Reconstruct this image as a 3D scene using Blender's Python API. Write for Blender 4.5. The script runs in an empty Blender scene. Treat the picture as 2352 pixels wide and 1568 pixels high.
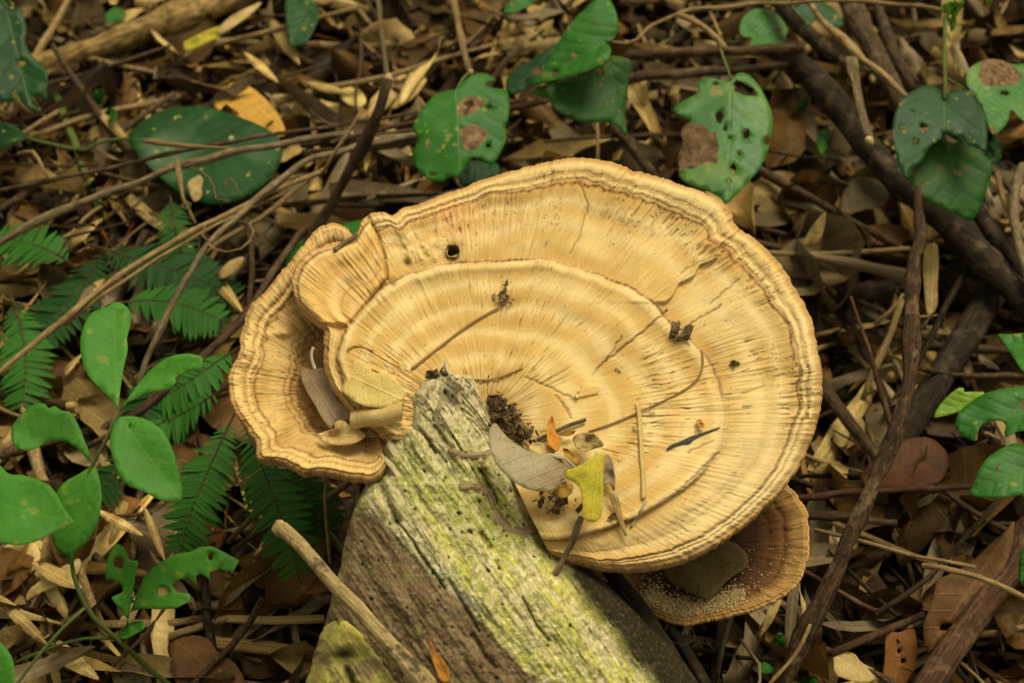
import bpy, bmesh, math, random
import numpy as np
from mathutils import Vector, Matrix
from mathutils.geometry import delaunay_2d_cdt

random.seed(7)
RNG = np.random.default_rng(11)
scene = bpy.context.scene
COL = scene.collection
R = math.radians

# ------------------------------------------------------------------ camera
FL, SW, IW, IH = 50.0, 36.0, 2352.0, 1568.0
CAM_H, PITCH = 0.866, R(50)
cam = bpy.data.cameras.new('camera')
cam.lens, cam.sensor_width = FL, SW
cam.clip_start, cam.clip_end = 0.02, 500
cam_o = bpy.data.objects.new('camera', cam)
cam_o.location = (0, 0, CAM_H)
cam_o.rotation_euler = (math.pi / 2 - PITCH, 0, 0)
cam.dof.use_dof = True
cam.dof.focus_distance = 0.845
cam.dof.aperture_fstop = 7.6
COL.objects.link(cam_o)
scene.camera = cam_o

# ------------------------------------------------------------------ sky, sun, exposure
SUN_EL, SUN_AZ = R(62), R(35)          # azimuth measured from +y towards +x
world = bpy.data.worlds.new('World')
scene.world = world
world.use_nodes = True
wn = world.node_tree
wn.nodes.clear()
sky = wn.nodes.new('ShaderNodeTexSky')
sky.sky_type = 'NISHITA'
sky.sun_disc = False
sky.sun_elevation = SUN_EL
sky.sun_rotation = SUN_AZ
sky.dust_density = 4.0
sky.air_density = 1.0
hs = wn.nodes.new('ShaderNodeHueSaturation')
hs.inputs['Saturation'].default_value = 0.12      # overcast: nearly white cloud light
tint = wn.nodes.new('ShaderNodeMixRGB')
tint.blend_type = 'MULTIPLY'
tint.inputs[0].default_value = 1
tint.inputs[2].default_value = (1.0, 0.93, 0.68, 1)
bg = wn.nodes.new('ShaderNodeBackground')
bg.inputs['Strength'].default_value = 0.075
wo = wn.nodes.new('ShaderNodeOutputWorld')
wn.links.new(sky.outputs[0], hs.inputs['Color'])
wn.links.new(hs.outputs[0], tint.inputs[1])
wn.links.new(tint.outputs[0], bg.inputs[0])
wn.links.new(bg.outputs[0], wo.inputs[0])

sun = bpy.data.lights.new('sun', 'SUN')
sun.energy = 1.5
sun.angle = R(28)
sun.color = (1.0, 0.92, 0.70)
sun_o = bpy.data.objects.new('sun', sun)
sd = Vector((math.sin(SUN_AZ) * math.cos(SUN_EL), math.cos(SUN_AZ) * math.cos(SUN_EL), math.sin(SUN_EL)))
sun_o.rotation_euler = sd.to_track_quat('Z', 'Y').to_euler()
COL.objects.link(sun_o)

vs = scene.view_settings
vs.view_transform = 'Standard'
vs.look = 'None'
vs.gamma = 1.0
vs.exposure = 0.90
vs.use_curve_mapping = False

# ------------------------------------------------------------------ measuring: photo pixel -> point at a height
O = np.array([0, 0, CAM_H])
FWD = np.array([0, math.cos(PITCH), -math.sin(PITCH)])
UPV = np.array([0, math.sin(PITCH), math.cos(PITCH)])
KPX = SW / FL / IW


def rays(u, v):
    u = np.asarray(u, float); v = np.asarray(v, float)
    a = (u - IW / 2) * KPX
    b = (IH / 2 - v) * KPX
    d = FWD + b[..., None] * UPV
    d = d + a[..., None] * np.array([1.0, 0, 0])
    return d


def onplane(u, v, p0, n, h=0.0):
    d = rays(u, v)
    n = np.asarray(n, float)
    t = ((np.dot(p0, n) + h) - np.dot(O, n)) / (d @ n)
    return O + d * t[..., None]


def at(u, v, z):
    return onplane(np.array(u, float), np.array(v, float), np.array([0, 0, float(z)]), np.array([0, 0, 1.0]))


def depth_of(p):
    return float(np.dot(np.asarray(p) - O, FWD))


def T(kind):
    f, ox, oy = {'K1': (.3749, 0, 0), 'K2': (.3749, 784, 0), 'K3': (.3749, 1568, 0), 'K4': (.3749, 0, 490),
                 'K5': (.3749, 0, 980), 'K6': (.3749, 1568, 490), 'K7': (.3749, 1568, 980),
                 'c1': (.4375, 490, 441), 'c2': (.375, 882, 784), 'c3': (.3438, 1274, 343), 'c4': (.375, 1225, 833),
                 'c5': (.3437, 637, 1029), 'c6': (.2812, 833, 343), 'c7': (.2708, 1225, 1274), 'F': (1, 0, 0)}[kind]
    return lambda p: (p[0] * f + ox, p[1] * f + oy)


# ------------------------------------------------------------------ noise
TAB = RNG.random((256, 256))


def n2(x, y, seed=0):
    x = np.asarray(x, float) + seed * 17.31; y = np.asarray(y, float) + seed * 9.73
    xi = np.floor(x).astype(int); yi = np.floor(y).astype(int)
    fx = x - xi; fy = y - yi
    fx = fx * fx * (3 - 2 * fx); fy = fy * fy * (3 - 2 * fy)
    a = TAB[xi & 255, yi & 255]; b = TAB[(xi + 1) & 255, yi & 255]
    c = TAB[xi & 255, (yi + 1) & 255]; d = TAB[(xi + 1) & 255, (yi + 1) & 255]
    return (a * (1 - fx) + b * fx) * (1 - fy) + (c * (1 - fx) + d * fx) * fy


def fbm(x, y, seed=0, oct=4):
    t = 0; a = .5; s = 0
    for i in range(oct):
        t = t + a * n2(np.asarray(x) * 2 ** i, np.asarray(y) * 2 ** i, seed + i * 3)
        s += a; a *= .5
    return t / s


def sst(x, a, b):
    t = np.clip((np.asarray(x, float) - a) / (b - a), 0, 1)
    return t * t * (3 - 2 * t)


def band(x, c, w):
    return np.exp(-((np.asarray(x) - c) / w) ** 2)


def dist_poly(U, V, pts):
    """distance to a polyline, and the parameter 0..1 along it"""
    best = np.full(U.shape, 1e9); par = np.zeros(U.shape)
    L = [math.dist(pts[i], pts[i + 1]) for i in range(len(pts) - 1)]
    tot = sum(L); acc = 0
    for i in range(len(pts) - 1):
        ax, ay = pts[i]; bx, by = pts[i + 1]
        dx, dy = bx - ax, by - ay
        t = np.clip(((U - ax) * dx + (V - ay) * dy) / (dx * dx + dy * dy + 1e-9), 0, 1)
        d = np.hypot(U - ax - t * dx, V - ay - t * dy)
        m = d < best
        best = np.where(m, d, best); par = np.where(m, (acc + t * L[i]) / tot, par)
        acc += L[i]
    return best, par


def inpoly(U, V, poly):
    U = np.asarray(U, float); V = np.asarray(V, float)
    r = np.zeros(U.shape, bool)
    n = len(poly)
    for i in range(n):
        x1, y1 = poly[i]; x2, y2 = poly[(i + 1) % n]
        if y1 == y2: continue
        c = ((y1 > V) != (y2 > V)) & (U < (x2 - x1) * (V - y1) / (y2 - y1) + x1)
        r ^= c
    return r


def catmull(pts, n):
    """resample a polyline smoothly, n points by arc length"""
    P = np.array(pts, float)
    if len(P) == 2:
        return P[0] + (P[1] - P[0]) * np.linspace(0, 1, n)[:, None]
    Q = np.vstack([2 * P[0] - P[1], P, 2 * P[-1] - P[-2]])
    out = []
    for i in range(1, len(Q) - 2):
        t = np.linspace(0, 1, 12, endpoint=False)[:, None]
        a, b, c, d = Q[i - 1], Q[i], Q[i + 1], Q[i + 2]
        out.append(.5 * (2 * b + (c - a) * t + (2 * a - 5 * b + 4 * c - d) * t * t + (3 * b - a - 3 * c + d) * t ** 3))
    out = np.vstack(out + [P[-1:]])
    s = np.concatenate([[0], np.cumsum(np.linalg.norm(np.diff(out, axis=0), axis=1))])
    q = np.linspace(0, s[-1], n)
    return np.stack([np.interp(q, s, out[:, k]) for k in range(P.shape[1])], 1)


# ------------------------------------------------------------------ objects
def tag(o, label=None, cat=None, group=None, kind=None):
    if label: o['label'] = label
    if cat: o['category'] = cat
    if group: o['group'] = group
    if kind: o['kind'] = kind
    return o


def empty(name, loc, label=None, cat=None, group=None):
    o = bpy.data.objects.new(name, None)
    o.empty_display_size = .02
    o.location = tuple(loc)
    COL.objects.link(o)
    return tag(o, label, cat, group)


def link(name, me, mat, parent=None):
    o = bpy.data.objects.new(name, me)
    COL.objects.link(o)
    for m in (mat if isinstance(mat, (list, tuple)) else [mat]):
        if m is not None: me.materials.append(m)
    if parent is not None:
        o.parent = parent
        pl = parent
        off = Vector((0, 0, 0))
        while pl is not None:
            off += pl.location; pl = pl.parent
        o.location = -off
    return o


def np_mesh(name, V, F, smooth=True, uv=None, col=None):
    """V (n,3), F (m,3 or 4) arrays; uv and col per vertex"""
    me = bpy.data.meshes.new(name)
    V = np.asarray(V, np.float32); F = np.asarray(F, np.int32)
    k = F.shape[1]
    me.vertices.add(len(V)); me.vertices.foreach_set('co', V.ravel())
    me.loops.add(F.size); me.loops.foreach_set('vertex_index', F.ravel())
    me.polygons.add(len(F))
    me.polygons.foreach_set('loop_start', np.arange(0, F.size, k, dtype=np.int32))
    me.polygons.foreach_set('use_smooth', np.full(len(F), smooth))
    if uv is not None:
        l = me.uv_layers.new(name='UVMap')
        l.data.foreach_set('uv', np.asarray(uv, np.float32)[F.ravel()].ravel())
    if col is not None:
        c = me.color_attributes.new('Col', 'FLOAT_COLOR', 'POINT')
        cc = np.ones((len(V), 4), np.float32); cc[:, :3] = col
        c.data.foreach_set('color', cc.ravel())
    me.update(calc_edges=True)
    me.validate()
    return me


def grid_faces(nr, nc, wrap=False):
    i = np.arange(nr - 1)[:, None]; j = np.arange(nc if wrap else nc - 1)[None, :]
    j2 = (j + 1) % nc
    return np.stack([i * nc + j, i * nc + j2, (i + 1) * nc + j2, (i + 1) * nc + j], -1).reshape(-1, 4)


# ------------------------------------------------------------------ materials
class NM:
    def __init__(s, name):
        s.m = bpy.data.materials.new(name); s.m.use_nodes = True
        s.t = s.m.node_tree; s.t.nodes.clear()
        s.out = s.n('ShaderNodeOutputMaterial')
        s.b = s.n('ShaderNodeBsdfPrincipled')
        s.l(s.b.outputs[0], s.out.inputs[0])

    def n(s, k, **kw):
        o = s.t.nodes.new(k)
        for a, v in kw.items(): setattr(o, a, v)
        return o

    def l(s, a, b): s.t.links.new(a, b)

    def val(s, sock, v):
        if hasattr(v, 'is_linked') or hasattr(v, 'links'): s.l(v, sock)
        else: sock.default_value = v

    def math(s, op, a, b=None, c=None, clamp=False):
        o = s.n('ShaderNodeMath', operation=op, use_clamp=clamp)
        s.val(o.inputs[0], a)
        if b is not None: s.val(o.inputs[1], b)
        if c is not None: s.val(o.inputs[2], c)
        return o.outputs[0]

    def noise(s, vec, scale, detail=3, rough=.55, dist=0):
        o = s.n('ShaderNodeTexNoise')
        if vec is not None: s.l(vec, o.inputs['Vector'])
        o.inputs['Scale'].default_value = scale; o.inputs['Detail'].default_value = detail
        o.inputs['Roughness'].default_value = rough; o.inputs['Distortion'].default_value = dist
        return o.outputs[0]

    def mapv(s, vec, scale, loc=(0, 0, 0)):
        o = s.n('ShaderNodeMapping'); s.l(vec, o.inputs[0])
        o.inputs['Scale'].default_value = scale; o.inputs['Location'].default_value = loc
        return o.outputs[0]

    def ramp(s, fac, stops):
        o = s.n('ShaderNodeValToRGB'); s.val(o.inputs[0], fac)
        e = o.color_ramp.elements
        while len(e) < len(stops): e.new(.5)
        for i, (p, c) in enumerate(stops):
            e[i].position = p; e[i].color = (*c, 1) if len(c) == 3 else c
        return o.outputs[0]

    def mix(s, fac, a, b, mode='MIX'):
        o = s.n('ShaderNodeMixRGB', blend_type=mode)
        s.val(o.inputs[0], fac)
        for k, v in ((1, a), (2, b)):
            if isinstance(v, tuple): o.inputs[k].default_value = (*v, 1) if len(v) == 3 else v
            else: s.l(v, o.inputs[k])
        return o.outputs[0]

    def rng(s, v, a, b, c=0.0, d=1.0):
        o = s.n('ShaderNodeMapRange'); o.clamp = True
        s.val(o.inputs[0], v)
        for k, x in zip((1, 2, 3, 4), (a, b, c, d)): o.inputs[k].default_value = x
        return o.outputs[0]

    def bump(s, h, strength, dist):
        o = s.n('ShaderNodeBump'); s.l(h, o.inputs['Height'])
        o.inputs['Strength'].default_value = strength; o.inputs['Distance'].default_value = dist
        s.l(o.outputs[0], s.b.inputs['Normal'])


def grey(c): return (c, c, c)


def mat_attr(name, fine=(300, 14), amt=.35, rough=.85, bumpd=.0006, spec=.25, iso=900):
    """colour from the mesh's own pigment attribute, broken up by fine fibre noise along the uv"""
    m = NM(name)
    a = m.n('ShaderNodeAttribute', attribute_name='Col')
    uv = m.n('ShaderNodeUVMap'); oc = m.n('ShaderNodeTexCoord')
    f1 = m.noise(m.mapv(uv.outputs[0], (fine[0], fine[1], 1)), 1, 4, .65)
    f2 = m.noise(oc.outputs['Object'], iso, 3, .6)
    f3 = m.noise(m.mapv(uv.outputs[0], (fine[0] * 2.7, fine[1] * 1.6, 1)), 1, 3, .6)
    g = m.math('ADD', m.math('MULTIPLY', f1, .55), m.math('ADD', m.math('MULTIPLY', f2, .2), m.math('MULTIPLY', f3, .25)))
    sy = m.n('ShaderNodeSeparateXYZ'); m.l(uv.outputs[0], sy.inputs[0])
    g = m.math('ADD', .5, m.math('MULTIPLY', m.math('SUBTRACT', g, .5), m.rng(sy.outputs[1], .12, .55, .3, 1)))
    k = m.rng(g, .3, .7, 1 - amt, 1 + amt * .55)
    o = m.n('ShaderNodeVectorMath', operation='SCALE')
    m.l(a.outputs['Color'], o.inputs[0]); m.l(k, o.inputs['Scale'])
    m.l(o.outputs[0], m.b.inputs['Base Color'])
    m.b.inputs['Roughness'].default_value = rough
    m.b.inputs['Specular IOR Level'].default_value = spec
    m.bump(g, .8, bumpd)
    return m.m


def mat_leaf(name, c1, c2, vein, spot=(.25, .14, .05), spots=.5, rough=.4, trans=.25, nv=7, spec=.45, veinamt=.6, patch=(.2, .25, .05), patchamt=0.0, relief=.4):
    """living leaf: midrib and side veins from the leaf's own uv (x along, y across)"""
    m = NM(name)
    uv = m.n('ShaderNodeUVMap'); oc = m.n('ShaderNodeTexCoord'); oi = m.n('ShaderNodeObjectInfo')
    sp = m.n('ShaderNodeSeparateXYZ'); m.l(uv.outputs[0], sp.inputs[0])
    x, y = sp.outputs[0], m.math('SUBTRACT', sp.outputs[1], .5)
    ay = m.math('ABSOLUTE', y)
    wob = m.math('MULTIPLY', m.noise(oc.outputs['Object'], 40, 2), .05)
    mid = m.rng(m.math('ADD', ay, m.math('MULTIPLY', x, .006)), .008, .016, 1, 0)
    ph = m.math('MULTIPLY', m.math('ADD', m.math('SUBTRACT', x, m.math('MULTIPLY', m.math('POWER', ay, .85), .75)), wob), nv)
    fr = m.math('ABSOLUTE', m.math('SUBTRACT', m.math('FRACT', ph), .5))
    side = m.rng(fr, .0, .075, 1, 0)
    side = m.math('MULTIPLY', side, m.rng(ay, 0, .3, .8, .25))
    vn = m.math('MAXIMUM', mid, side)
    quilt = m.rng(fr, .0, .3, 0, 1)
    big = m.noise(oc.outputs['Object'], 28, 3)
    fine = m.noise(oc.outputs['Object'], 420, 3)
    col = m.mix(m.rng(big, .35, .68), c1, c2)
    col = m.mix(m.math('MULTIPLY', m.rng(m.noise(oc.outputs['Object'], 14, 3), .52, .68), patchamt), col, patch)
    col = m.mix(m.math('MULTIPLY', vn, veinamt), col, vein)
    vo = m.n('ShaderNodeTexVoronoi'); m.l(oc.outputs['Object'], vo.inputs['Vector']); vo.inputs['Scale'].default_value = 130
    rs = m.noise(oc.outputs['Object'], 65, 2)
    rad = m.rng(rs, .5, .75, .0, .36)
    halo = m.rng(m.math('SUBTRACT', vo.outputs['Distance'], m.math('MULTIPLY', rad, 1.5)), -.02, .05, 1, 0)
    core = m.rng(m.math('SUBTRACT', vo.outputs['Distance'], rad), -.05, .01, 1, 0)
    on = m.rng(rad, .03, .06)
    col = m.mix(m.math('MULTIPLY', m.math('MULTIPLY', halo, on), spots * .6), col, (.3, .33, .04))
    col = m.mix(m.math('MULTIPLY', m.math('MULTIPLY', core, on), spots), col, spot)
    k = m.math('MULTIPLY', m.rng(fine, .3, .7, .86, 1.12), m.rng(oi.outputs['Random'], 0, 1, .88, 1.1))
    o = m.n('ShaderNodeVectorMath', operation='SCALE'); m.l(col, o.inputs[0]); m.l(k, o.inputs['Scale'])
    m.l(o.outputs[0], m.b.inputs['Base Color'])
    m.b.inputs['Specular IOR Level'].default_value = spec
    m.l(m.rng(fine, .3, .7, rough - .06, rough + .1), m.b.inputs['Roughness'])
    hgt = m.math('ADD', m.math('MULTIPLY', quilt, .6), m.math('MULTIPLY', fine, .25))
    hgt = m.math('SUBTRACT', hgt, m.math('MULTIPLY', mid, .5))
    m.bump(hgt, relief, .0012)
    tr = m.n('ShaderNodeBsdfTranslucent')
    tc = m.mix(.5, o.outputs[0], (.25, .4, .02)); m.l(tc, tr.inputs[0])
    ms = m.n('ShaderNodeMixShader'); ms.inputs[0].default_value = trans
    m.l(m.b.outputs[0], ms.inputs[1]); m.l(tr.outputs[0], ms.inputs[2]); m.l(ms.outputs[0], m.out.inputs[0])
    return m.m


def mat_dead(name, c1, c2, c3=None, rough=.7, nv=8, vary=.35, spec=.1, trans=.14, dark=(.05, .03, .02), darkamt=.5, ns=1.0):
    """fallen leaf: blotched, with faint veins"""
    m = NM(name)
    uv = m.n('ShaderNodeUVMap'); oc = m.n('ShaderNodeTexCoord'); oi = m.n('ShaderNodeObjectInfo')
    add = m.n('ShaderNodeVectorMath', operation='ADD')
    m.l(uv.outputs[0], add.inputs[0])
    rr = m.n('ShaderNodeCombineXYZ'); m.l(m.math('MULTIPLY', oi.outputs['Random'], 37), rr.inputs[2]); m.l(rr.outputs[0], add.inputs[1])
    vec = add.outputs[0]
    sp = m.n('ShaderNodeSeparateXYZ'); m.l(uv.outputs[0], sp.inputs[0])
    x, y = sp.outputs[0], m.math('SUBTRACT', sp.outputs[1], .5)
    ay = m.math('ABSOLUTE', y)
    mid = m.rng(ay, .006, .018, 1, 0)
    fr = m.math('ABSOLUTE', m.math('SUBTRACT', m.math('FRACT', m.math('MULTIPLY', m.math('SUBTRACT', x, m.math('MULTIPLY', ay, .7)), nv)), .5))
    side = m.math('MULTIPLY', m.rng(fr, 0, .09, 1, 0), .6)
    vn = m.math('MAXIMUM', mid, side)
    big = m.noise(vec, 3.2 * ns, 4)
    fine = m.noise(vec, 40 * ns ** .5, 3)
    col = m.mix(m.rng(big, .35, .65), c1, c2)
    if c3: col = m.mix(m.rng(m.noise(vec, 1.7 * ns, 3), .5, .7), col, c3)
    col = m.mix(m.math('MULTIPLY', m.rng(m.noise(vec, 6 * ns, 4, .7), .6, .72), darkamt), col, dark)
    col = m.mix(m.math('MULTIPLY', vn, .3), col, tuple(min(1, a * 1.5) for a in c2))
    k = m.math('MULTIPLY', m.rng(fine, .3, .7, .78, 1.15), m.rng(oi.outputs['Random'], 0, 1, 1 - vary, 1 + vary * .6))
    o = m.n('ShaderNodeVectorMath', operation='SCALE'); m.l(col, o.inputs[0]); m.l(k, o.inputs['Scale'])
    m.l(o.outputs[0], m.b.inputs['Base Color'])
    m.b.inputs['Roughness'].default_value = rough; m.b.inputs['Specular IOR Level'].default_value = spec
    m.bump(m.math('ADD', vn, m.math('MULTIPLY', fine, .6)), .5, .0009)
    tr = m.n('ShaderNodeBsdfTranslucent'); m.l(o.outputs[0], tr.inputs[0])
    ms = m.n('ShaderNodeMixShader'); ms.inputs[0].default_value = trans
    m.l(m.b.outputs[0], ms.inputs[1]); m.l(tr.outputs[0], ms.inputs[2]); m.l(ms.outputs[0], m.out.inputs[0])
    return m.m


def mat_bark(name, c1, c2, c3=None, rough=.8, sx=70, sy=5, bumpd=.0012, spec=.12, c3amt=.6):
    m = NM(name)
    uv = m.n('ShaderNodeUVMap'); oc = m.n('ShaderNodeTexCoord'); oi = m.n('ShaderNodeObjectInfo')
    a = m.noise(m.mapv(uv.outputs[0], (sx * .5, sy * 1.7, 1)), 1, 5, .65, .4)
    b = m.noise(oc.outputs['Object'], 90, 4, .65)
    f = m.noise(oc.outputs['Object'], 700, 3, .6)
    g = m.math('ADD', m.math('MULTIPLY', a, .6), m.math('ADD', m.math('MULTIPLY', b, .25), m.math('MULTIPLY', f, .2)))
    cr = m.rng(m.noise(m.mapv(uv.outputs[0], (sx * 1.3, sy * 4, 1)), 1, 5, .7), .42, .62)
    col = m.mix(m.rng(m.math('ADD', m.math('MULTIPLY', g, .7), m.math('MULTIPLY', cr, .16)), .36, .52), c1, c2)
    col = m.mix(m.math('MULTIPLY', m.rng(f, .56, .66), .55), col, tuple(x * .5 for x in c1))
    if c3: col = m.mix(m.math('MULTIPLY', m.rng(m.noise(oc.outputs['Object'], 55, 4, .7), .54, .64), c3amt), col, c3)
    k = m.rng(oi.outputs['Random'], 0, 1, .8, 1.15)
    o = m.n('ShaderNodeVectorMath', operation='SCALE'); m.l(col, o.inputs[0]); m.l(k, o.inputs['Scale'])
    m.l(o.outputs[0], m.b.inputs['Base Color'])
    m.b.inputs['Roughness'].default_value = rough; m.b.inputs['Specular IOR Level'].default_value = spec
    m.bump(m.math('ADD', m.math('ADD', m.math('MULTIPLY', a, .7), m.math('MULTIPLY', b, .3)), m.math('MULTIPLY', cr, .25)), .8, bumpd * .8)
    return m.m


M = {}
M['cap'] = mat_attr('fungus_cap', (330, 8), .42, .9, .0006)
M['cap2'] = mat_attr('fungus_cap_small', (260, 9), .4, .9, .0008)
M['log'] = mat_attr('rotten_wood', (160, 9), .5, .95, .0009, spec=.06, iso=420)
M['litter'] = mat_attr('litter_mixed', (22, 4), .4, .8, .0006, spec=.08, iso=260)
M['green'] = mat_leaf('leaf_fresh_green', (.045, .18, .014), (.068, .24, .022), (.11, .26, .04), relief=.16, spots=.4, rough=.55, trans=.25, nv=7, veinamt=.3, spec=.22)
M['heart'] = mat_leaf('leaf_heart_green', (.018, .11, .006), (.032, .155, .011), (.08, .2, .03), spots=.75, rough=.48, trans=.2, nv=5, spec=.22)
M['heart_dark'] = mat_leaf('leaf_heart_dark', (.006, .042, .007), (.012, .066, .010), (.05, .12, .03), spots=.65, rough=.47, trans=.14, nv=5, spec=.2)
M['heart_thin'] = mat_leaf('leaf_thin_bright', (.012, .075, .003), (.024, .105, .005), (.03, .12, .015), spots=.6, rough=.55, trans=.35, nv=5, spec=.3, patch=(.1, .14, .01), patchamt=.4)
M['heart_pale'] = mat_leaf('leaf_pale_chewed', (.03, .135, .018), (.055, .185, .026), (.10, .2, .05), spots=.8, rough=.46, trans=.2, nv=6, spec=.3, patch=(.2, .3, .03), patchamt=.55)
M['lime'] = mat_leaf('leaf_lime', (.12, .30, .012), (.22, .36, .02), (.3, .4, .08), spots=.5, rough=.5, trans=.35, nv=6)
M['big_dark'] = mat_leaf('leaf_broad_dark', (.007, .045, .007), (.014, .07, .012), (.04, .10, .025), spots=.9, spec=.12, spot=(.4, .38, .25), rough=.5, trans=.1, nv=9, patch=(.2, .24, .16), patchamt=.35)
M['fern'] = mat_leaf('fern_green', (.018, .11, .006), (.034, .15, .010), (.06, .18, .02), spots=.25, spec=.25, rough=.55, trans=.22, nv=9, veinamt=.3)
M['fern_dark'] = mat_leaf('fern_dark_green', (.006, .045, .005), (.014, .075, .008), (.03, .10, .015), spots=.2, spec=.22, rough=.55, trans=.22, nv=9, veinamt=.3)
M['yellow'] = mat_dead('leaf_yellow', (.56, .47, .04), (.46, .40, .04), (.40, .24, .03), .5, trans=.25, darkamt=.35)
M['yellowtan'] = mat_dead('leaf_yellow_tan', (.58, .43, .13), (.66, .5, .17), None, .6, 9, darkamt=.15)
M['olive'] = mat_dead('leaf_olive_brown', (.10, .068, .018), (.14, .095, .03), (.07, .04, .012), .5, 5, .1, spec=.15)
M['greytan'] = mat_dead('leaf_grey_tan', (.33, .265, .145), (.39, .315, .175), (.24, .155, .065), .5, 6, .12, spec=.22, darkamt=.15)
M['greybrown'] = mat_dead('leaf_grey_brown', (.27, .185, .095), (.33, .235, .125), None, .5, 7, .1, spec=.2, darkamt=.2)
M['tan'] = mat_dead('leaf_tan', (.48, .34, .125), (.58, .43, .18), (.40, .24, .085), .6)
M['orange'] = mat_dead('leaf_orange', (.55, .27, .03), (.5, .2, .03), (.35, .13, .03), .5, trans=.2)
M['amber'] = mat_dead('leaf_amber', (.58, .34, .06), (.5, .27, .05), (.4, .2, .05), .5, trans=.15, darkamt=.25)
M['brown'] = mat_dead('leaf_brown', (.11, .053, .015), (.16, .078, .023), (.055, .027, .01), .55, spec=.15, vary=.1)
M['redbrown'] = mat_dead('leaf_red_brown', (.07, .024, .009), (.10, .038, .012), (.035, .014, .007), .55, spec=.12, vary=.1)
M['rust'] = mat_dead('leaf_rust_orange', (.24, .095, .025), (.3, .13, .035), (.15, .06, .02), .5, vary=.15)
M['necrotic'] = mat_dead('leaf_dead_patch', (.13, .075, .036), (.30, .19, .10), (.06, .035, .02), .85, spec=.08, nv=24, ns=5, darkamt=.8)
M['straw'] = mat_dead('dry_blade_straw', (.44, .30, .10), (.60, .44, .17), (.28, .16, .05), .5, 2, .5, darkamt=.5)
M['straw_grey'] = mat_dead('dry_blade_grey', (.2, .145, .075), (.3, .225, .125), (.12, .08, .04), .6, 2, .5)
M['litter_tan'] = mat_dead('litter_tan', (.36, .235, .075), (.50, .35, .125), (.18, .10, .032), .55, vary=.5)
M['litter_brown'] = mat_dead('litter_brown', (.11, .056, .015), (.18, .096, .026), (.05, .028, .010), .5, vary=.55)
M['litter_dark'] = mat_dead('litter_dark', (.022, .013, .007), (.042, .025, .012), (.075, .045, .024), .5, vary=.55)
M['litter_grey'] = mat_dead('litter_grey', (.13, .093, .042), (.21, .155, .075), (.08, .053, .024), .5, vary=.45)
M['stick_pale'] = mat_bark('stick_pale', (.085, .057, .027), (.30, .225, .12), (.06, .04, .02), c3amt=.5)
M['stick_tan'] = mat_bark('stick_tan', (.16, .098, .038), (.40, .28, .12), (.09, .052, .02), c3amt=.5)
M['stick_brown'] = mat_bark('stick_brown', (.03, .018, .009), (.115, .072, .034), (.18, .125, .065))
M['stick_dark'] = mat_bark('stick_dark', (.013, .009, .006), (.045, .03, .016), (.10, .072, .038))
M['stick_gold'] = mat_bark('stick_gold', (.09, .055, .02), (.33, .215, .07), (.07, .05, .022))
M['stick_red'] = mat_bark('stick_reddish', (.045, .021, .011), (.13, .066, .033), (.19, .12, .065))
M['stick_lichen'] = mat_bark('stick_spotted', (.20, .14, .06), (.42, .31, .13), (.035, .03, .02), c3amt=.85)
M['stick_knobbly'] = mat_bark('stick_knobbly', (.022, .013, .008), (.11, .063, .03), (.22, .14, .075), .85, 110, 5, .0016, c3amt=.7)
M['stem_green'] = mat_bark('stem_green', (.09, .13, .025), (.16, .2, .045), (.14, .09, .04), .6)
M['petiole'] = mat_bark('petiole_brown', (.36, .19, .06), (.5, .29, .11), None, .5)
M['straw_bright'] = mat_bark('straw_bright', (.68, .48, .16), (.85, .63, .27), None, .5)
M['petiole_grey'] = mat_bark('petiole_grey', (.45, .40, .28), (.6, .55, .42), None, .5)
M['fresh_break'] = mat_bark('broken_wood', (.42, .27, .10), (.6, .43, .2), None, .9)
M['mud'] = mat_bark('termite_mud', (.30, .21, .10), (.56, .43, .24), None, .95, 90, 8, .0016)
M['crumb'] = mat_bark('bark_crumb', (.035, .022, .011), (.15, .092, .043), (.27, .19, .09), .95, 30, 5, .003)
M['crumb_brown'] = mat_bark('bark_chunk_brown', (.10, .062, .03), (.27, .175, .085), (.36, .26, .13), .95, 30, 5, .001)
M['dark_flake'] = mat_bark('slate_dark_flake', (.045, .05, .042), (.1, .105, .085), None, .8)
M['frass'] = mat_dead('frass_granules', (.62, .46, .2), (.76, .6, .32), None, .95, vary=.1, darkamt=0)

# soil
m = NM('soil')
oc = m.n('ShaderNodeTexCoord')
a = m.noise(oc.outputs['Object'], 14, 6, .7); b = m.noise(oc.outputs['Object'], 160, 4, .7)
col = m.mix(m.rng(a, .35, .7), (.018, .012, .008), (.05, .034, .02))
col = m.mix(m.rng(b, .55, .72), col, (.12, .08, .045))
m.l(col, m.b.inputs['Base Color']); m.b.inputs['Roughness'].default_value = .95; m.b.inputs['Specular IOR Level'].default_value = .05
m.bump(m.math('ADD', a, b), 1, .006)
M['soil'] = m.m

# ------------------------------------------------------------------ ground
n = 240
t = np.linspace(-1, 1, n)
ax = 1.5 * t + 30 * np.abs(t) ** 9 * np.sign(t)
X, Y = np.meshgrid(ax, ax + .8)


def ground_z(x, y):
    return .014 * (fbm(np.asarray(x) * 9 + 40, np.asarray(y) * 9 + 40, 3, 4) - .5) * 2 - .004


Z = ground_z(X, Y)
me = np_mesh('ground', np.stack([X, Y, Z], -1).reshape(-1, 3), grid_faces(n, n))
tag(link('ground', me, M['soil']), kind='structure')


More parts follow.
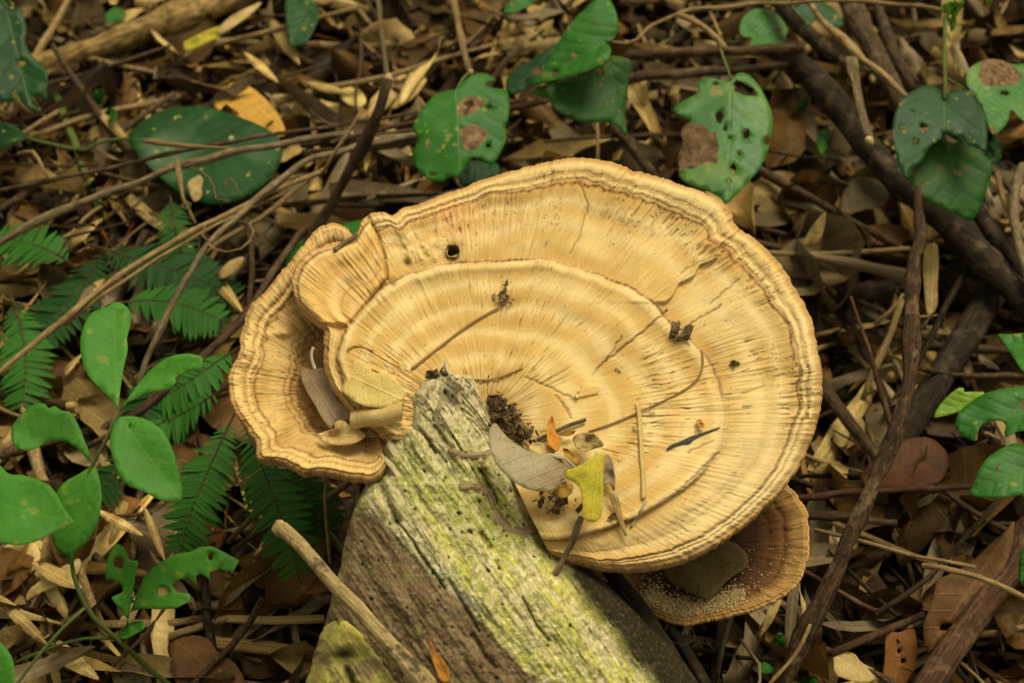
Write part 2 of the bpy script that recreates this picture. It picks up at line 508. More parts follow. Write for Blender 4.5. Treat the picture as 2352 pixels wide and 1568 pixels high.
# ------------------------------------------------------------------ tubes
def tube_arrays(P, rad, seg=8, rough=.12, seed=0, flat=1.0):
    P = np.asarray(P, float); rad = np.asarray(rad, float)
    n = len(P)
    tan = np.gradient(P, axis=0); tan /= np.linalg.norm(tan, axis=1)[:, None] + 1e-12
    up = np.array([0, 0, 1.0])
    if abs(tan[0] @ up) > .9: up = np.array([0, 1.0, 0])
    A = np.zeros((n, 3)); a = up - tan[0] * (tan[0] @ up); a /= np.linalg.norm(a)
    for i in range(n):
        a = a - tan[i] * (a @ tan[i]); a /= np.linalg.norm(a) + 1e-12
        A[i] = a
    B = np.cross(tan, A)
    cum = np.concatenate([[0], np.cumsum(np.linalg.norm(np.diff(P, axis=0), axis=1))])
    th = np.linspace(0, 2 * np.pi, seg, endpoint=False)
    k = 1 + rough * 2 * (n2(cum[:, None] / (rad.mean() * 5) + seed * 3.1, th[None] * 1.1 + seed, seed) - .5)
    rr = rad[:, None] * k
    V = P[:, None] + rr[..., None] * (np.cos(th)[None, :, None] * A[:, None] * flat + np.sin(th)[None, :, None] * B[:, None])
    uv = np.stack([np.repeat(cum[:, None], seg, 1), np.repeat(th[None] / (2 * np.pi), n, 0)], -1)
    V = V.reshape(-1, 3); uv = uv.reshape(-1, 2)
    F = grid_faces(n, seg, True)
    c0, c1 = len(V), len(V) + 1
    V = np.vstack([V, P[0] - tan[0] * rad[0] * .35, P[-1] + tan[-1] * rad[-1] * .35])
    uv = np.vstack([uv, [0, .5], [cum[-1], .5]])
    j = np.arange(seg); j2 = (j + 1) % seg
    F = np.vstack([F, np.stack([j2, j, np.full(seg, c0), np.full(seg, c0)], 1),
                   np.stack([(n - 1) * seg + j, (n - 1) * seg + j2, np.full(seg, c1), np.full(seg, c1)], 1)])
    return V, F, uv


def faces_mixed(name, V, F, uv, smooth=True, col=None):
    """quads, some of them degenerate triangles"""
    T3 = np.vstack([F[:, [0, 1, 2]], F[F[:, 2] != F[:, 3]][:, [0, 2, 3]]])
    return np_mesh(name, V, T3, smooth, uv, col)


SEED = [0]


def tube(name, P, rad, mat, parent=None, seg=8, rough=.12, flat=1.0):
    SEED[0] += 1
    V, F, uv = tube_arrays(P, rad, seg, rough, SEED[0], flat)
    return link(name, faces_mixed(name, V, F, uv), mat, parent)


def px_path(pts, n=None, jit=0.0):
    """(u, v, height) list -> smooth world path"""
    W = np.array([at(p[0], p[1], p[2]) for p in pts])
    L = np.linalg.norm(np.diff(W, axis=0), axis=1).sum()
    n = n or int(max(6, min(60, L / .009)))
    P = catmull(W, n)
    if jit:
        SEED[0] += 1
        i = np.arange(n) * .35 + SEED[0] * 5.7
        P = P + jit * 2 * np.stack([n2(i, i * 0 + 1.3) - .5, n2(i, i * 0 + 7.7) - .5, n2(i, i * 0 + 4.1) - .5], -1)
    return P


def stick(name, label, cat, pts, w, mat, w2=None, rough=.14, seg=9, knots=0, jit=.0012, broken=None, parent=None, group=None, flat=1.0):
    P = px_path(pts, None, jit)
    d = np.array([depth_of(p) for p in P])
    ww = np.linspace(w, w if w2 is None else w2, len(P))
    rad = ww * .5 * KPX * d
    for k in range(knots):
        c = random.uniform(.1, .9) * len(P)
        rad = rad * (1 + .3 * np.exp(-((np.arange(len(P)) - c) / 1.2) ** 2))
    if parent is None:
        o = tube(name, P, rad, M[mat], None, seg, rough, flat)
        bm = P[0]
        tag(o, label, cat, group)
    else:
        o = tube(name, P, rad, M[mat], parent, seg, rough, flat)
    if broken:
        for e in broken:
            i, j = (0, 1) if e == 0 else (-1, -2)
            dr = P[i] - P[j]; dr /= np.linalg.norm(dr)
            Q = np.stack([P[i] - dr * rad[i] * .2, P[i] + dr * rad[i] * .7, P[i] + dr * rad[i] * 1.4])
            tube('broken_end', Q, [rad[i] * 1.02, rad[i] * .9, rad[i] * .45], M['fresh_break'], o, 9, .5)
    return o


# ------------------------------------------------------------------ traced leaves with true depth
def blob(x, y, rx, ry=None, n=11, seed=0):
    ry = ry or rx
    return [(x + rx * (1 + .5 * (TAB[(seed * 7 + k) & 255, 3] - .5)) * math.cos(k * 2 * math.pi / n),
             y + ry * (1 + .5 * (TAB[(seed * 7 + k) & 255, 3] - .5)) * math.sin(k * 2 * math.pi / n)) for k in range(n)]


def chaikin(pts):
    out = []
    n = len(pts)
    for i in range(n):
        a, b = pts[i], pts[(i + 1) % n]
        out += [(a[0] * .78 + b[0] * .22, a[1] * .78 + b[1] * .22), (a[0] * .22 + b[0] * .78, a[1] * .22 + b[1] * .78)]
    return out


def leaf(name, K, outline, base, tip, hb, ht, mat, holes=(), patches=(), roll=0, fold=0., curl=0., wav=.0025, bend=0., parent=None,
         label=None, cat=None, group=None, smooth=True, thick=.00035, density=15, pmat='necrotic', lift=0.0, plane=None):
    tr = T(K)
    out = [tr(p) for p in outline]
    if smooth: out = chaikin(out)
    hs_ = []
    for i, h in enumerate(holes):
        hs_.append([tr(p) for p in (blob(*h, seed=len(out) + i) if not isinstance(h[0], tuple) else h)])
    ps_ = []
    for i, h in enumerate(patches):
        ps_.append([tr(p) for p in (blob(*h, seed=len(out) + i + 5) if not isinstance(h[0], tuple) else h)])
    bu, bv = tr(base); tu, tv = tr(tip)
    Pb, Pt = at(bu, bv, hb), at(tu, tv, ht)
    upn = np.array([0, 0, 1.0])
    if plane is not None:
        upn = plane[1]
        Pb = onplane(np.array([bu]), np.array([bv]), plane[0], plane[1], hb)[0]; Pt = onplane(np.array([tu]), np.array([tv]), plane[0], plane[1], ht)[0]
    mvec = Pt - Pb; ln = np.linalg.norm(mvec); mh = mvec / ln
    lat = np.cross(mh, upn); lat /= np.linalg.norm(lat)
    nr = np.cross(lat, mh)
    c, s_ = math.cos(R(roll)), math.sin(R(roll))
    lat, nr = lat * c + nr * s_, nr * c - lat * s_
    SEED[0] += 1; sd_ = SEED[0]
    # points
    xs = [p[0] for p in out]; ys = [p[1] for p in out]
    size = max(max(xs) - min(xs), max(ys) - min(ys))
    st = size / density
    gx, gy = np.meshgrid(np.arange(min(xs), max(xs), st), np.arange(min(ys), max(ys), st))
    gx = gx + RNG.uniform(-.25, .25, gx.shape) * st; gy = gy + RNG.uniform(-.25, .25, gy.shape) * st
    keep = inpoly(gx, gy, out)
    d, _ = dist_poly(gx, gy, out + out[:1]); keep &= d > st * .35
    for h in hs_:
        d, _ = dist_poly(gx, gy, h + h[:1]); keep &= (~inpoly(gx, gy, h)) & (d > st * .3)
    pts = list(out); edges = [(i, (i + 1) % len(out)) for i in range(len(out))]
    for h in hs_ + ps_:
        b0 = len(pts); pts += h
        edges += [(b0 + i, b0 + (i + 1) % len(h)) for i in range(len(h))]
    pts += list(zip(gx[keep], gy[keep]))
    res = delaunay_2d_cdt([Vector(p) for p in pts], edges, [], 0, 1e-4)
    PV = np.array([(p.x, p.y) for p in res[0]]); TF = np.array([f for f in res[2] if len(f) == 3])
    cen = PV[TF].mean(1)
    k = inpoly(cen[:, 0], cen[:, 1], out)
    for h in hs_: k &= ~inpoly(cen[:, 0], cen[:, 1], h)
    TF = TF[k]; cen = cen[k]
    W = onplane(PV[:, 0], PV[:, 1], Pb, nr)
    tt = (W - Pb) @ mh / ln; ww = (W - Pb) @ lat / ln
    h = ln * (fold * np.abs(ww) + curl * ww * ww + bend * (tt * tt - tt)) + wav * 2 * (fbm(tt * 3.5 + sd_, ww * 3.5 + sd_ * 2, sd_, 3) - .5) + lift
    W = onplane(PV[:, 0], PV[:, 1], Pb, nr, h)
    # orient triangles upward
    cr = np.cross(W[TF[:, 1]] - W[TF[:, 0]], W[TF[:, 2]] - W[TF[:, 0]])
    fl = (cr @ nr) < 0
    TF[fl] = TF[fl][:, [0, 2, 1]]
    used = np.unique(TF); mp = -np.ones(len(PV), int); mp[used] = np.arange(len(used))
    uv = np.stack([tt, ww + .5], 1)
    me = np_mesh(name, W[used], mp[TF], True, uv[used])
    o = link(name, me, [M[mat], M[pmat]] if ps_ else M[mat], parent)
    if ps_:
        mi = np.zeros(len(TF), np.int32)
        for p in ps_: mi[inpoly(cen[:, 0], cen[:, 1], p)] = 1
        if len(me.polygons) == len(mi): me.polygons.foreach_set('material_index', mi)
    md = o.modifiers.new('thickness', 'SOLIDIFY'); md.thickness = thick; md.offset = -1
    tag(o, label, cat, group)
    return o


#@@STRUCT
# ================================================================== THE FUNGUS
CAP_T = R(10)
CN = np.array([0, -math.sin(CAP_T), math.cos(CAP_T)])
CP = at(1130, 930, .200)
LOG_T = R(26)
LN = np.array([0, -math.sin(LOG_T), math.cos(LOG_T)])
LP = at(1130, 930, .196)


def polar_cap(name, C, outline, nth, nr, hfun, cfun, mat, parent, rim=.0022, thick=.007, plane=(CP, CN), hole=None, edge_jit=2.0, under=(.42, .28, .12), core_drop=.02, s0=.015, rimcol=(.42, .24, .08), smooth_out=True, uvfun=None):
    E = catmull(outline, nth) if smooth_out else np.array(outline)
    q = np.concatenate([[0], np.cumsum(np.linalg.norm(np.diff(E, axis=0), axis=1))])
    dr = E - np.array(C); ln = np.linalg.norm(dr, axis=1)[:, None]
    E = E + dr / ln * (edge_jit * 2 * (fbm(q * .06, q * 0 + 3, 5, 3) - .5) + edge_jit * .8 * (n2(q * .25, q * 0, 8) - .5))[:, None]
    s = 1 - (1 - np.linspace(s0, 1, nr)) ** 1.25
    s = (s - s[0]) / (s[-1] - s[0]) * (1 - s0) + s0
    U = C[0] + s[:, None] * (E[:, 0] - C[0])[None]; V = C[1] + s[:, None] * (E[:, 1] - C[1])[None]
    S = np.repeat(s[:, None], nth, 1); Q = np.repeat(q[None], nr, 0)
    h = hfun(U, V, S, Q)
    col = cfun(U, V, S, Q)
    top = onplane(U, V, plane[0], plane[1], h)
    # outward direction on the margin
    ed = top[-1] - top[-6]; ed -= (ed @ plane[1])[:, None] * plane[1]; ed /= np.linalg.norm(ed, axis=1)[:, None] + 1e-9
    if uvfun: Q, S = uvfun(U, V, S, Q)
    rows = [top]; uvq = [Q]; uvs = [S]; cols = [col]; PU = [U]; PVv = [V]
    edge = top[-1]
    tk = thick * (.8 + .5 * fbm(q * .01, q * 0 + 9, 2, 2))
    prof = [(.5, .15), (.85, .5), (1.0, 1.0)]
    for a, b in prof:
        rows.append((edge + ed * rim * a - plane[1] * rim * b)[None])
    for k in (.4, .7, 1.0):
        wob = .0005 * (n2(q * .1, q * 0 + k * 9, 4) - .5)
        rows.append((edge + ed * (rim * (1.0 - .5 * k * k) + wob)[:, None] - plane[1] * (rim + tk * k)[:, None])[None])
    for i in range(6):
        uvq.append(q[None]); uvs.append(np.full((1, nth), 1 + .01 * (i + 1))); PU.append(U[-1:]); PVv.append(V[-1:])
        f = i / 5
        cols.append((np.array(rimcol) * (1 - f) + np.array(under) * f)[None, None] * (.75 + .5 * n2(q * .12, q * 0 + i * .6, 6))[None, :, None])
    su = np.linspace(.985, s0, 26)
    for x in su:
        i = int(np.clip(np.searchsorted(s, x), 0, nr - 1))
        base = top[i]
        dd = tk + rim + core_drop * (1 - x) + 0.0006
        # keep the underside a smooth offset of the top
        rows.append((base - plane[1] * dd[:, None])[None]); uvq.append(q[None]); uvs.append(np.full((1, nth), x))
        cols.append(np.repeat(np.array(under)[None, None], nth, 1)); PU.append(U[i:i + 1]); PVv.append(V[i:i + 1])
    A = np.concatenate(rows, 0); nrow = A.shape[0]
    F = grid_faces(nrow, nth)
    PUa = np.concatenate(PU, 0).ravel(); PVa = np.concatenate(PVv, 0).ravel()
    rowid = np.repeat(np.arange(nrow), nth)
    if hole is not None:
        hu, hv, hr = hole
        cu = PUa[F].mean(1); cv = PVa[F].mean(1); isu = rowid[F].max(1) >= nr
        rr = np.where(isu, hr * 2.2, hr)
        ang = np.arctan2(cv - hv, cu - hu)
        F = F[np.hypot(cu - hu, (cv - hv) * 1.1) > rr * (1 + .12 * np.sin(3 * ang + 1))]
    uv = np.stack([np.concatenate(uvq, 0).ravel() / 1000, np.concatenate(uvs, 0).ravel()], 1)
    F = F[:, ::-1]
    me = np_mesh(name, A.reshape(-1, 3), F, True, uv, np.concatenate(cols, 0).reshape(-1, 3))
    return link(name, me, mat, parent)


def lerp(a, b, t): return a * (1 - t)[..., None] + np.asarray(b) * t[..., None]


MAIN_C = (1110, 968)
MAIN_OUT = [(905, 1010), (835, 965), (775, 900), (750, 845), (748, 790), (745, 748), (709, 720), (684, 690), (676, 645), (690, 605), (725, 575), (775, 562),
            (815, 548), (832, 515), (848, 497), (868, 490), (886, 491), (908, 497), (924, 482), (960, 475), (1000, 458), (1050, 439), (1120, 413), (1200, 389),
            (1280, 371), (1340, 366), (1400, 374), (1450, 393), (1510, 409), (1580, 433), (1640, 458), (1674, 487), (1690, 524), (1735, 553), (1790, 612),
            (1832, 682), (1861, 738), (1868, 780), (1881, 850), (1880, 920), (1866, 980), (1844, 1040), (1800, 1108), (1750, 1160), (1700, 1203), (1640, 1243),
            (1560, 1281), (1480, 1297), (1400, 1299), (1330, 1285), (1275, 1272), (1258, 1262), (1240, 1225), (1205, 1150)]
RIDGE = [(905, 1000), (800, 890), (770, 820), (803, 730), (840, 690), (880, 655), (920, 635), (960, 618), (1000, 607), (1050, 601), (1100, 597), (1150, 597), (1200, 592), (1250, 588),
         (1310, 607), (1360, 622), (1400, 638), (1440, 652), (1480, 677), (1515, 702), (1545, 740), (1580, 768), (1622, 808), (1655, 875), (1671, 955), (1655, 1040), (1600, 1105),
         (1530, 1155), (1450, 1195), (1360, 1228), (1290, 1243), (1245, 1240)]
FAN_C = (900, 752)
CRACKLINE = [(845, 500), (868, 545), (882, 590), (888, 640), (850, 690), (806, 742)]
CRACKS = [([(1362, 858), (1395, 825), (1440, 790), (1490, 752), (1530, 715)], 3.0, 1.5), ([(1655, 585), (1610, 600), (1560, 625)], 2.5, .6),
          ([(1320, 400), (1352, 470), (1330, 545), (1310, 585)], 2.0, .7), ([(1275, 905), (1300, 935), (1310, 960)], 2.5, 1.0), ([(1200, 862), (1260, 890), (1310, 912)], 2.5, .9),
          ([(1660, 700), (1620, 725), (1585, 742)], 2.5, 1.0), ([(1430, 770), (1390, 830)], 2, .8), ([(1700, 640), (1655, 675), (1630, 700)], 2, .7),
          ([(1555, 1130), (1605, 1085), (1650, 1040)], 2.5, .8), ([(1700, 905), (1750, 890)], 2, .6), ([(1640, 1010), (1580, 1040)], 2.5, .7)]
PEEL = [(1662, 548), (1650, 572), (1648, 592), (1608, 608), (1594, 634), (1560, 650), (1544, 680), (1528, 694)]
PEEL2 = [(1325, 912), (1372, 902), (1376, 888), (1340, 884)]


def radial_r(C, poly):
    P = np.array(poly, float) - np.array(C)
    a = np.unwrap(np.arctan2(P[:, 1], P[:, 0])); r = np.hypot(P[:, 0], P[:, 1])
    return a, r


def radial_eval(C, poly, U, V):
    a, r = radial_r(C, poly)
    lo = a.min(); ang = np.arctan2(V - C[1], U - C[0])
    ang = lo + np.mod(ang - lo, 2 * np.pi)
    o = np.argsort(a)
    return np.interp(ang, a[o], r[o]), ang


def fib(Q, S, f, g, seed):
    w = np.clip(S * 3 - .6, 0, 1.999)
    a = n2(Q * f * .28, S * g, seed); b = n2(Q * f * .6, S * g, seed + 1); c_ = n2(Q * f, S * g, seed + 2)
    return np.where(w < 1, a * (1 - w) + b * w, b * (2 - w) + c_ * (w - 1))


def main_coords(U, V, S, Q):
    rr = np.hypot(U - MAIN_C[0], V - MAIN_C[1])
    wig = 8 * (fbm(Q * .012, Q * 0 + 2, 21, 3) - .5) + 5 * (n2(Q * .045, Q * 0 + 5, 9) - .5)
    R1, ang = radial_eval(MAIN_C, RIDGE, U, V)
    R1 = R1 + wig
    s1 = rr / R1
    Rm = np.where(S > .02, rr / S, R1 * 1.4)
    so = (rr - R1) / np.maximum(Rm - R1, 8)
    so = so + (.10 * (fbm(Q * .008, Q * 0 + 4, 61, 3) - .5) + .035 * (n2(Q * .04, Q * 0 + 6, 62) - .5)) * sst(so, .25, .6) * (1 - sst(so, .92, 1.0))
    # crack line between fan lobe and main cap
    cx = np.interp(V, [p[1] for p in CRACKLINE], [p[0] for p in CRACKLINE])
    fan = sst(cx - U, -2, 3) * sst(V, 480, 500) * (1 - sst(V, 738, 752))
    rf = np.hypot(U - FAN_C[0], V - FAN_C[1])
    RF, angf = radial_eval(FAN_C, [(790, 760), (745, 748), (709, 720), (684, 690), (676, 645), (690, 605), (725, 575), (775, 562), (815, 548), (832, 515), (850, 497), (890, 491)], U, V)
    sf = rf / RF
    return rr, s1, so, fan, sf, angf, ang


def main_h(U, V, S, Q):
    rr, s1, so, fan, sf, angf, ang = main_coords(U, V, S, Q)
    mm = .001
    up = sst(900 - V, -250, 200)                       # towards the far side of the bracket
    h = mm * (-4 + 15 * S ** 2 * (.35 + .65 * up))      # shallow dish
    h += mm * (-9 * sst(S, .72, 1.0) * (1 - up))       # near right margin droops
    h += mm * 7 * (fbm(U * .006, V * .006, 31, 3) - .5)
    right = sst(U, 1560, 1680) * sst(V, 760, 860)
    st = (3.6 * (1 - right) + .9 * right)
    step = 1 - sst(s1, .972, 1.004)
    h += mm * st * step * (1 - fan)
    h += mm * 1.2 * band(s1, .955, .03) * (1 - fan) * (1 - right)
    # margin bands, outside the ridge
    o = (1 - fan) * sst(so, .02, .1)
    h += o * .55 * mm * (-1.1 * band(so, .785 + .02 * (n2(Q * .02, Q * 0) - .5), .02) - .8 * band(so, .875, .014) + 1.0 * band(so, .83, .03) + 1.1 * band(so, .94, .05) - .6 * band(so, .5, .05))
    h += o * mm * 1.5 * sst(so, .6, .78) * (1 - sst(so, .78, .8))
    # growth rings and radial wrinkling
    h += mm * .22 * np.sin(2 * np.pi * (s1 * 6.5 + .35 * fbm(Q * .006, S * 2, 12, 2))) * (1 - fan)
    wr = fib(Q, S, .14, 5, 41); wr2 = fib(Q, S, .4, 11, 243)
    amp = (.2 + 1.1 * sst(fbm(U * .012, V * .012, 45, 3), .35, .7)) * (1 - .55 * sst(V, 950, 1150))
    h += mm * (1.0 * (wr - .5) + .7 * (wr2 - .5)) * amp
    st2 = fib(Q + 14 * (fbm(U * .03, V * .03, 46, 2) - .5), S + .06 * fbm(U * .02, V * .02, 44, 2), .42, 20, 47)
    h -= mm * .9 * sst(st2, .76, .92) * amp * (1 - .85 * fan)
    # fan lobe
    h += fan * mm * (2.5 + 2.5 * sst(sf, .2, .8) + .5 * np.sin(2 * np.pi * sf * 5) - 3.5 * sst(sf, .9, 1.0))
    dc, _ = dist_poly(U, V, CRACKLINE)
    h -= mm * 3.2 * np.exp(-(dc / 5) ** 2)
    # fissures
    for pts, w, dp in CRACKS:
        d, t_ = dist_poly(U + 5 * (n2(U * .1, V * .1, 3) - .5), V + 5 * (n2(U * .1, V * .1, 5) - .5), pts)
        h -= mm * dp * np.exp(-(d / w) ** 2) * sst(t_, 0, .1)
    # lifted flake of the old crust
    d, t_ = dist_poly(U + 6 * (n2(U * .08, V * .08, 3) - .5), V + 6 * (n2(U * .08, V * .08, 5) - .5), PEEL)
    px = np.interp(V, [p[1] for p in PEEL], [p[0] for p in PEEL])
    ins = sst(px - U, -1.5, 1.5) * sst(V, 540, 560) * (1 - sst(V, 690, 700)) + (V <= 548) * 0
    h += mm * 3.2 * ins * np.exp(-np.maximum(d, 0) / 55)
    d, _ = dist_poly(U, V, PEEL2 + PEEL2[:1]); ii = inpoly(U, V, PEEL2)
    h += mm * 1.6 * np.where(ii, 1, np.exp(-(d / 3) ** 2))
    # worm pits around the bored hole
    for (a, b, r_, dp) in ((1040, 577, 20, 2.5), (935, 605, 9, 2.5), (902, 650, 10, 2.5), (965, 590, 12, -1.5), (1000, 590, 14, -1.5), (920, 570, 10, 1.5)):
        h -= mm * dp * np.exp(-((U - a) ** 2 + (V - b) ** 2) / r_ ** 2)
    h += mm * 5 * (fbm(U * .05, V * .05, 61, 3) - .5) * np.exp(-((U - 975) ** 2 / 70 ** 2 + (V - 575) ** 2 / 35 ** 2))
    # frilled rim
    h += mm * (-2.6 * sst(S, .975, 1.0) + 1.6 * (n2(Q * .03, Q * 0 + 4, 71) - .5) * sst(S, .85, 1))
    return h


def main_c(U, V, S, Q):
    rr, s1, so, fan, sf, angf, ang = main_coords(U, V, S, Q)
    A, B, BR, OR, PL = np.array((.60, .395, .128)), np.array((.70, .505, .205)), np.array((.15, .058, .018)), np.array((.57, .325, .080)), np.array((.79, .60, .285))
    nz = fbm(Q * .006, S * 9, 81, 3)
    c = lerp(np.broadcast_to(A, U.shape + (3,)), B, sst(nz, .35, .65))
    ph = s1 * 6.5 + .5 * fbm(Q * .005, S * 2, 12, 2)
    w = .5 + .5 * np.sin(2 * np.pi * ph)
    inner = (s1 < 1) * (1 - fan)
    c = lerp(c, OR, inner * .55 * sst(w, .55, .95) * (.4 + .6 * n2(Q * .004, S * 6, 83)))
    c = lerp(c, PL, inner * .5 * sst(1 - w, .6, 1))
    o = (s1 >= 1) * (1 - fan)
    c = lerp(c, OR, o * .55 * (1 - sst(so, 0, .16)) + o * .45 * band(so, .72, .06) + o * .25 * band(so, .45, .04))
    c = lerp(c, PL, o * .6 * (band(so, .36, .07) + band(so, .58, .05) + band(so, .83, .025) + band(so, .93, .03)))
    jag = .022 * (n2(Q * .09, Q * 0 + 2, 85) - .5) + .03 * (n2(Q * .015, Q * 0 + 2, 86) - .5)
    far = .72 + .3 * n2(Q * .006, Q * 0 + 7, 87)
    c = lerp(c, BR, np.clip(o * 1.15 * far * band(so + jag, .775, .019) * (.5 + .8 * n2(Q * .3, S * 60, 88)), 0, 1))
    c = lerp(c, BR * 1.1, np.clip(o * .5 * far * band(so + jag * .7, .80, .008), 0, 1))
    c = lerp(c, (.28, .17, .07), np.clip(o * .8 * far * band(so + jag * .6, .868, .012), 0, 1))
    c = lerp(c, (.34, .2, .08), np.clip(o * .25 * far * (band(so + jag, .5, .02) + band(so + jag, .56, .012)) * sst(n2(Q * .2, S * 40, 89), .3, .7), 0, 1))
    low = sst(V, 980, 1100) * sst(U, 1230, 1330)
    c = lerp(c, (.30, .14, .04), np.clip(low * (1 - fan) * (.75 * band(s1 + jag, .99, .014) + .55 * o * band(so + jag * 1.5, .36, .045)) * (.35 + .9 * n2(Q * .03, S * 9, 188)), 0, 1))
    # crust of the ridge
    right = sst(U, 1590, 1690) * sst(V, 780, 880)
    e = .35 + .65 * n2(Q * .01, Q * 0 + 1, 90)
    c = lerp(c, BR, np.clip((1 - fan) * (1 - .55 * right) * e * 1.3 * band(s1, .992, .009) * (.5 + .7 * n2(Q * .15, S * 50, 91)), 0, 1))
    c = lerp(c, PL, (1 - fan) * .5 * band(s1, .955, .018))
    # fan lobe colours
    wf = .5 + .5 * np.sin(2 * np.pi * (sf * 5 + .3 * n2(angf * 4, sf * 3, 3)))
    cf = lerp(np.broadcast_to(np.array((.62, .38, .12)), U.shape + (3,)), (.72, .48, .19), wf)
    cf = lerp(cf, OR * .95, .6 * band(sf, .8, .1) + .3 * band(sf, .45, .05))
    cf = lerp(cf, BR, np.clip(.85 * band(sf, .965, .012) * (.3 + n2(Q * .1, S * 30, 92)) + .3 * band(sf, .52, .01), 0, 1))
    cf = lerp(cf, PL, .6 * band(sf, .93, .015))
    c = c * (1 - fan[..., None]) + cf * fan[..., None]
    # fibres, darker cracks, pits
    st2 = fib(Q + 14 * (fbm(U * .03, V * .03, 46, 2) - .5), S + .06 * fbm(U * .02, V * .02, 44, 2), .42, 20, 47); amp = (.12 + 1.1 * sst(fbm(U * .012, V * .012, 45, 3), .35, .7)) * (1 - .5 * sst(V, 950, 1150))
    c = lerp(c, (.34, .19, .06), np.clip(.5 * sst(st2, .76, .92) * amp * (1 - .85 * fan), 0, 1))
    st3 = fib(Q + 14 * (fbm(U * .03, V * .03, 46, 2) - .5), S, .8, 30, 148)
    c = lerp(c, (.36, .20, .06), np.clip(.5 * sst(st3, .74, .92) * amp * (1 - .7 * fan), 0, 1))
    sp = n2(U * .35, V * .35, 93) * n2(U * .09, V * .09, 94)
    c = lerp(c, (.28, .15, .06), .6 * sst(sp, .62, .74))
    for pts, w_, dp in CRACKS:
        d, t_ = dist_poly(U + 5 * (n2(U * .1, V * .1, 3) - .5), V + 5 * (n2(U * .1, V * .1, 5) - .5), pts)
        c = lerp(c, (.18, .09, .03), .65 * np.exp(-(d / (w_ * .75)) ** 2))
    dc, _ = dist_poly(U, V, CRACKLINE)
    c = lerp(c, (.25, .12, .04), .5 * np.exp(-(dc / 3.5) ** 2) * n2(U * .05, V * .05, 95))
    # pink-orange tinge and paler lower right
    g = np.exp(-((U - 1060) ** 2 / 75 ** 2 + (V - 500) ** 2 / 42 ** 2))
    c = lerp(c, (.72, .36, .13), .55 * g)
    pale = sst(U, 1420, 1720) * sst(V, 900, 1150)
    c = lerp(c, (.80, .62, .33), .4 * pale * (.4 + .9 * fbm(U * .02, V * .02, 96, 3)))
    g = np.exp(-((U - 1240) ** 2 / 130 ** 2 + (V - 850) ** 2 / 60 ** 2))
    c = lerp(c, (.60, .47, .14), .45 * g * fbm(U * .03, V * .03, 97, 3))
    g = np.exp(-((U - 1130) ** 2 + (V - 960) ** 2) / 110 ** 2)
    c = lerp(c, (.40, .24, .09), .6 * g)
    pit = np.exp(-((U - 1040) ** 2 + (V - 577) ** 2) / 19 ** 2) + np.exp(-((U - 935) ** 2 + (V - 605) ** 2) / 7 ** 2) + np.exp(-((U - 902) ** 2 + (V - 650) ** 2) / 8 ** 2)
    c = lerp(c, (.16, .08, .03), np.clip(.75 * pit, 0, 1))
    c = lerp(c, (.40, .185, .055), .75 * sst(S, .982, .998) * (.4 + .6 * n2(Q * .02, Q * 0, 98)))
    return np.clip(c, .01, .95)


def main_uv(U, V, S, Q):
    rr, s1, so, fan, sf, angf, ang = main_coords(U, V, S, Q)
    return np.where(fan > .5, angf * 170 + 9000, Q), np.where(fan > .5, sf, S)


fungus = empty('bracket_fungus', at(1130, 960, .17), 'large tan bracket fungus with concentric brown rings growing from the rotten log', 'fungus')
polar_cap('cap', MAIN_C, MAIN_OUT, 1250, 330, main_h, main_c, M['cap'], fungus, hole=(1040, 577, 13), edge_jit=3.6, uvfun=main_uv)

# bored hole: the wall of the tunnel through the cap
hp = onplane(np.array([1040.]), np.array([577.]), CP, CN, .006)[0]
ths = np.linspace(0, 2 * np.pi, 22, endpoint=False)
V_ = []
for k, (dz, rr_) in enumerate(((.0003, 1.12), (-.002, 1.02), (-.005, 1.05), (-.009, 1.2))):
    for th in ths:
        u_, v_ = 1040 + 14.5 * rr_ * math.cos(th), 577 + 13.2 * rr_ * math.sin(th)
        V_.append(onplane(np.array([u_]), np.array([v_]), hp, CN)[0] + CN * (dz + .0006 * math.sin(th * 5)))
me = np_mesh('bore_hole', np.array(V_), grid_faces(4, 22, True), True, np.zeros((88, 2)), np.repeat(np.array([[.17, .085, .03]]), 88, 0))
link('bore_hole', me, M['cap'], fungus)

SIDE_C = (845, 905)
SIDE_OUT = [(905, 640), (850, 570), (812, 545), (798, 527), (772, 516), (745, 520), (720, 538), (682, 585), (648, 628), (617, 666), (577, 708), (560, 765), (553, 813), (536, 846), (531, 883),
            (536, 915), (547, 944), (577, 988), (596, 1014), (597, 1043), (612, 1050), (647, 1053), (675, 1066), (700, 1080), (735, 1074), (790, 1084), (840, 1091), (866, 1086), (885, 1060)]


def side_h(U, V, S, Q):
    mm = .001
    near = sst(V, 960, 1060)
    h = mm * (-30 + 27 * S ** 1.7 + 3 * sst(S, .6, .95))
    h += mm * (3.5 * sst(700 - V, 0, 120))
    h += mm * (5 * (fbm(U * .012, V * .012, 131, 3) - .5))
    h += mm * (-.9 * band(S, .845, .012) - .6 * band(S, .90, .012) + .5 * band(S, .87, .015) + .5 * band(S, .95, .03) - .9 * band(S, .54, .02))
    wr = fbm(Q * .09, S * 5, 141, 3); wr2 = fbm(Q * .3, S * 10, 143, 2)
    h += mm * (1.2 * (wr - .5) + .6 * (wr2 - .5))
    h -= mm * .7 * sst(fib(Q, S, .4, 20, 47), .74, .9)
    h += mm * 2.5 * np.exp(-((U - 650) ** 2 / 25 ** 2 + (V - 765) ** 2 / 9 ** 2))
    h += mm * 3.0 * (n2(Q * .035, Q * 0, 151) - .5) * sst(S, .75, 1)
    h -= mm * 2.2 * sst(S, .975, 1)
    return h


